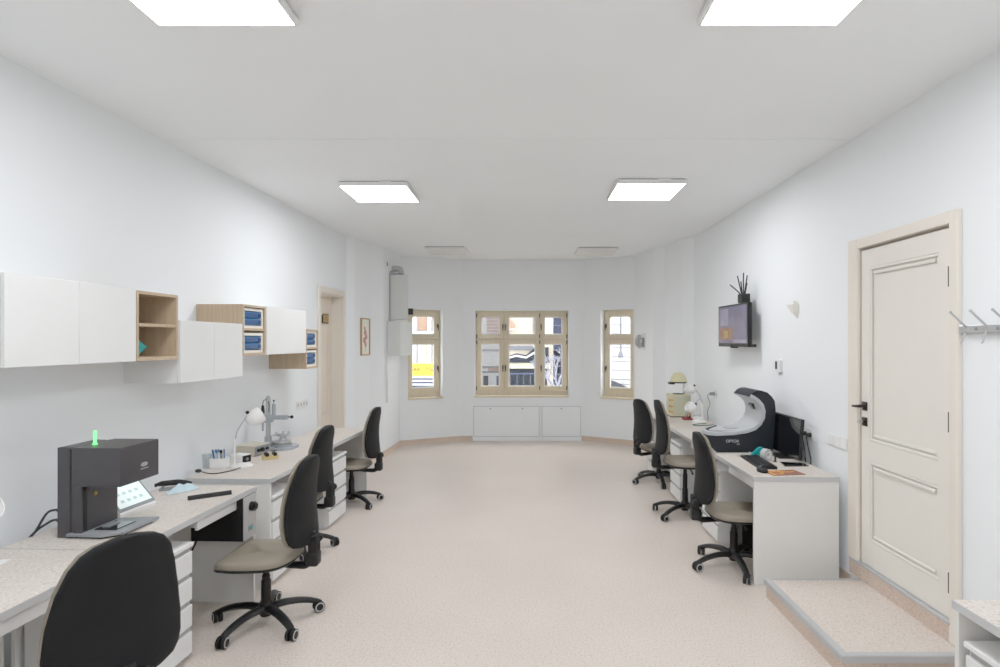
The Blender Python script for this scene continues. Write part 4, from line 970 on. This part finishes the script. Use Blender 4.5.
for k in (0, 1):
    m_ = MB(); m_.tube([(-.03-.04*k, .02*k, .0), (-.05-.03*k, 0, .08), (-.03-.02*k, 0, .16), (.02-.03*k, 0, .19)], .004, 8, sub=4); m_.ell((.025-.03*k, 0, .19), .014, .01, .01, mi=1); m_.build('cord', [M['greyd'], M['red']], t, smooth=True)
socket_strip('white double socket on the right wall behind the low white lamp', (XR, 6.95, 1.10), 0, 2, -1, 'white wall sockets')
t = thing('lamp_adapter', 'dark plug and lead in the socket above the far right desk', 'plug', (XR-.011, 6.98, 1.10))
m_ = MB(); m_.cyl((0, 0, 0), (-.06, 0, 0), .022, .018, n=14); m_.build('plug', M['greyd'], t, smooth=True)
m_ = MB(); m_.tube([(-.055, 0, 0), (-.085, 0, -.03), (-.06, -.02, -.12), (-.1, -.05, -.2), (-.09, -.04, -.29), (-.1, -.06, -.323)], .004, 8, sub=4); m_.build('lead', M['cable'], t, smooth=True)

# ------------------------------------------------------------------ outside the windows
g = MB(); g.box(-18, 18, 10.6, 34, -1.0, -.9); struct(g.build('ground', M['asph']), 'pale street pavement outside', 'ground')
# white facade with tan shutters and yellow banner (left window)
t = thing('street_house', 'white pilastered house seen through the left window', 'building', (-3.2, 17.5, -.9))
m_ = MB(); m_.box(-1.6, 1.0, 0, 3, 0, 8.5); m_.build('wall', M['ext_w'], t)
for i in range(5):
    m_ = MB(); m_.box(-1.13+i*.45, -1.02+i*.45, -.12, 0, 1.3, 8.4); m_.build('pilaster', M['ext_w'], t)
for i in range(5):
    m_ = MB(); m_.box(-.98+i*.45, -.70+i*.45, -.04, .02, 2.96, 4.2); m_.build('shutter', M['ext_o'], t)
    m_ = MB(); m_.box(-.98+i*.45, -.72+i*.45, -.04, .02, 1.95, 2.6); q = m_.build('window', M['olived'], t)
    m_ = MB(); m_.box(-.98+i*.45, -.72+i*.45, -.05, -.03, 2.25, 2.29); m_.box(-.86+i*.45, -.83+i*.45, -.05, -.03, 1.95, 2.6); m_.build('glazing_bar', M['ext_w'], q)
m_ = MB(); m_.box(-1.6, 1.0, -.2, 0, 2.80, 2.93); m_.build('cornice', M['ext_w'], t)
m_ = MB(); m_.box(-1.6, 1.0, -.15, 0, .0, 1.75); m_.build('plinth', M['ext_b'], t)
for k in range(4):
    m_ = MB(); m_.box(-1.6, 1.0, -.2, -.14, 1.30+k*.11, 1.36+k*.11); m_.build('plinth_course', M['ext_w'], t)
t = thing('yellow_banner', 'yellow street banner with black lettering outside the left window', 'banner', (-3.72, 15.6, .80))
m_ = MB(); m_.box(-1.3, 1.3, 0, .02, 0, .33); m_.build('sheet', M['ext_y'], t)
text_mesh('CAR - 7.50', .15, 'lettering', M['bark'], t, (.90, -.006, .165), (PI/2, 0, 0))
for x in (-1.25, 1.25):
    m_ = MB(); m_.cyl((x, .04, -1.7), (x, .04, .6), .03, n=10); m_.build('post', M['steel'], t)
# cream house with dark shopfront and its neighbours (wide window)
t = thing('shop_house', 'cream house with a dark glazed shopfront seen through the middle window', 'building', (-.2, 18, -.9))
m_ = MB(); m_.box(-.65, 1.05, 0, 3, 0, 7.5); m_.build('wall', M['ext_c'], t)
m_ = MB(); m_.box(-.45, .85, -.06, .02, .35, 1.79); sw = m_.build('shop_window', M['ext_d'], t)
for k in range(5):
    m_ = MB(); m_.box(-.30+k*.21, -.285+k*.21, -.075, -.05, .4, 1.6); m_.build('glazing_bar', M['ext_g'], sw)
m_ = MB(); m_.box(-.45, .85, -.075, -.05, 1.60, 1.64); m_.build('transom', M['ext_b'], sw)
m_ = MB(); m_.box(-.6, .95, -.16, .0, 1.79, 1.96); m_.build('fascia', M['olived'], t)
m_ = MB(); m_.prism([(-.5, 1.98), (.9, 1.98), (.9, 2.45), (.45, 2.42), (.2, 2.2), (-.1, 2.26), (-.5, 2.12)], -.3, 0, 'y'); m_.build('awning', M['ext_d'], t)
m_ = MB(); m_.prism([(-.5, 2.1), (-.1, 2.22), (.2, 2.16), (.5, 2.34), (.5, 2.27), (.2, 2.10), (-.1, 2.16), (-.5, 2.05)], -.32, -.3, 'y'); m_.build('awning_edge', M['ext_w'], t)
m_ = MB(); m_.box(-.5, .42, -.05, 0, 2.36, 2.5); m_.build('sign_board', M['ext_g'], t)
m_ = MB(); m_.prism([(-.6, 2.95), (-.2, 3.0), (-.14, 3.15), (-.3, 3.34), (-.6, 3.34)], -.2, 0, 'y'); m_.build('bay_roof', M['ext_o'], t)
m_ = MB(); m_.box(-.6, -.14, -.24, -.2, 2.98, 3.02); m_.build('gutter', M['ext_w'], t)
m_ = MB(); m_.box(.42, .47, -.08, 0, 2.9, 3.4); m_.build('drainpipe', M['ext_g'], t)
t = thing('brick_house', 'pale pinkish house seen through the left pane of the middle window', 'building', (-1.85, 21.2, -.9))
m_ = MB(); m_.box(-.9, 1.05, 0, 3, 0, 7.5); m_.build('wall', M['ext_w'], t)
m_ = MB(); m_.box(.40, 1.0, -.03, .02, 2.85, 3.8); bp_ = m_.build('brick_panel', M['ext_p'], t)
for k in range(6):
    m_ = MB(); m_.box(.40, 1.0, -.04, -.02, 2.93+k*.12, 2.955+k*.12); m_.build('brick_course', M['ext_w'], bp_)
for k, z in enumerate((1.50, 1.68, 2.3)):
    m_ = MB(); m_.box(-.2, 1.0, -.06, 0, z, z+.025); m_.build('ledge', M['ext_g'], t)
m_ = MB(); m_.box(.45, 1.0, -.03, .02, 1.53, 1.66); m_.build('window', M['ext_p'], t)
m_ = MB(); m_.box(.28, .46, -.06, 0, .9, 1.36); m_.build('doorway', M['ext_r'], t)
m_ = MB(); m_.box(.76, .84, -.06, 0, .9, 1.36); m_.build('door_post', M['ext_b'], t)
t = thing('blue_house', 'blue-grey house behind the bare tree in the middle window', 'building', (1.45, 21.2, -.9))
m_ = MB(); m_.box(-.55, 1.0, 0, 3, 0, 7.5); m_.build('wall', M['ext_b'], t)
for k in range(8):
    m_ = MB(); m_.box(-.5, .9, -.06, 0, 1.1+k*.3, 1.13+k*.3); m_.build('ledge', M['snow'], t)
for k in range(3):
    m_ = MB(); m_.box(-.4+k*.3, -.2+k*.3, -.03, .02, 1.45, 2.3); m_.build('window', M['ext_d'], t)
t = thing('bare_tree', 'bare branching tree seen through the right pane of the middle window', 'tree', (.92, 16.5, -.9))
rn = random.Random(11); br = MB()
def grow(mb_, p, d, L, r, depth):
    q = p + d*L; mb_.tube([p, p+d*L*.5+Vector((rn.uniform(-.03, .03), rn.uniform(-.03, .03), 0)), q], [r, r*.85, r*.65], 6)
    if depth:
        for _ in range(3):
            dd = (d + Vector((rn.uniform(-.8, .8), rn.uniform(-.5, .5), rn.uniform(-.15, .6)))).normalized(); grow(mb_, q, dd, L*.68, r*.62, depth-1)
tr = MB(); tr.tube([(0, 0, 0), (.02, 0, .8), (-.01, 0, 1.35)], [.09, .07, .06], 8, sub=3); tr.build('trunk', M['bark'], t, smooth=True)
for k in range(5): grow(br, Vector((0, 0, 1.0+.09*k)), Vector((rn.uniform(-.7, .7), rn.uniform(-.4, .4), .6)).normalized(), .5, .035, 3)
br.build('branches', M['snow'], t)
# white boarded house with street lantern (right window)
t = thing('boarded_house', 'white boarded house seen through the right window', 'building', (4.1, 17.5, -.9))
m_ = MB(); m_.box(-1.5, 2.5, 0, 3, 0, 8); m_.build('wall', M['ext_w'], t)
for k in range(12):
    m_ = MB(); m_.box(-1.5, 2.5, -.03, 0, 1.0+k*.23+.05*math.sin(k*2.1), 1.012+k*.23+.05*math.sin(k*2.1), rot=Matrix.Rotation(math.radians(2), 3, 'Y')); m_.build('board_joint', M['ext_g'], t)
m_ = MB(); m_.prism([(-1.7, .4), (.5, .4), (-.95, 1.20), (-1.45, 1.44), (-1.7, 1.5)], -.8, -.1, 'y'); m_.build('lean_to_roof', M['ext_r'], t)
t = thing('street_lantern', 'grey street lantern hanging outside the right window', 'street light', (2.47, 15.0, 3.6))
m_ = MB(); m_.cyl((0, 0, 0), (0, 0, -2.2), .028, n=8); m_.build('drop_rod', M['ext_g'], t)
m_ = MB(); m_.lathe([(0, -2.12), (.045, -2.14), (.07, -2.24), (.06, -2.29), (0, -2.30)], n=16); m_.build('shade', M['ext_g'], t, smooth=True)
m_ = MB(); m_.cyl((0, 0, -.01), (0, 2.47, .02), .02, n=8); m_.build('bracket_arm', M['ext_g'], t)

# ------------------------------------------------------------------ light and camera
w = bpy.data.worlds.new('overcast_sky'); bpy.context.scene.world = w; w.use_nodes = True
bg = w.node_tree.nodes['Background']; bg.inputs['Color'].default_value = (1., .975, .94, 1); bg.inputs['Strength'].default_value = 7.5
cam = bpy.data.cameras.new('camera'); co = bpy.data.objects.new('camera', cam); C.objects.link(co)
co.location = (0, 0, 1.74); co.rotation_euler = (PI/2, 0, 0)
cam.sensor_width = 36; cam.lens = 575*36/1000; cam.shift_x = -.026; cam.shift_y = .0075; cam.clip_start = .05
bpy.context.scene.camera = co
vs = bpy.context.scene.view_settings
vs.view_transform = 'Standard'; vs.look = 'None'; vs.exposure = 0; vs.gamma = 1.42
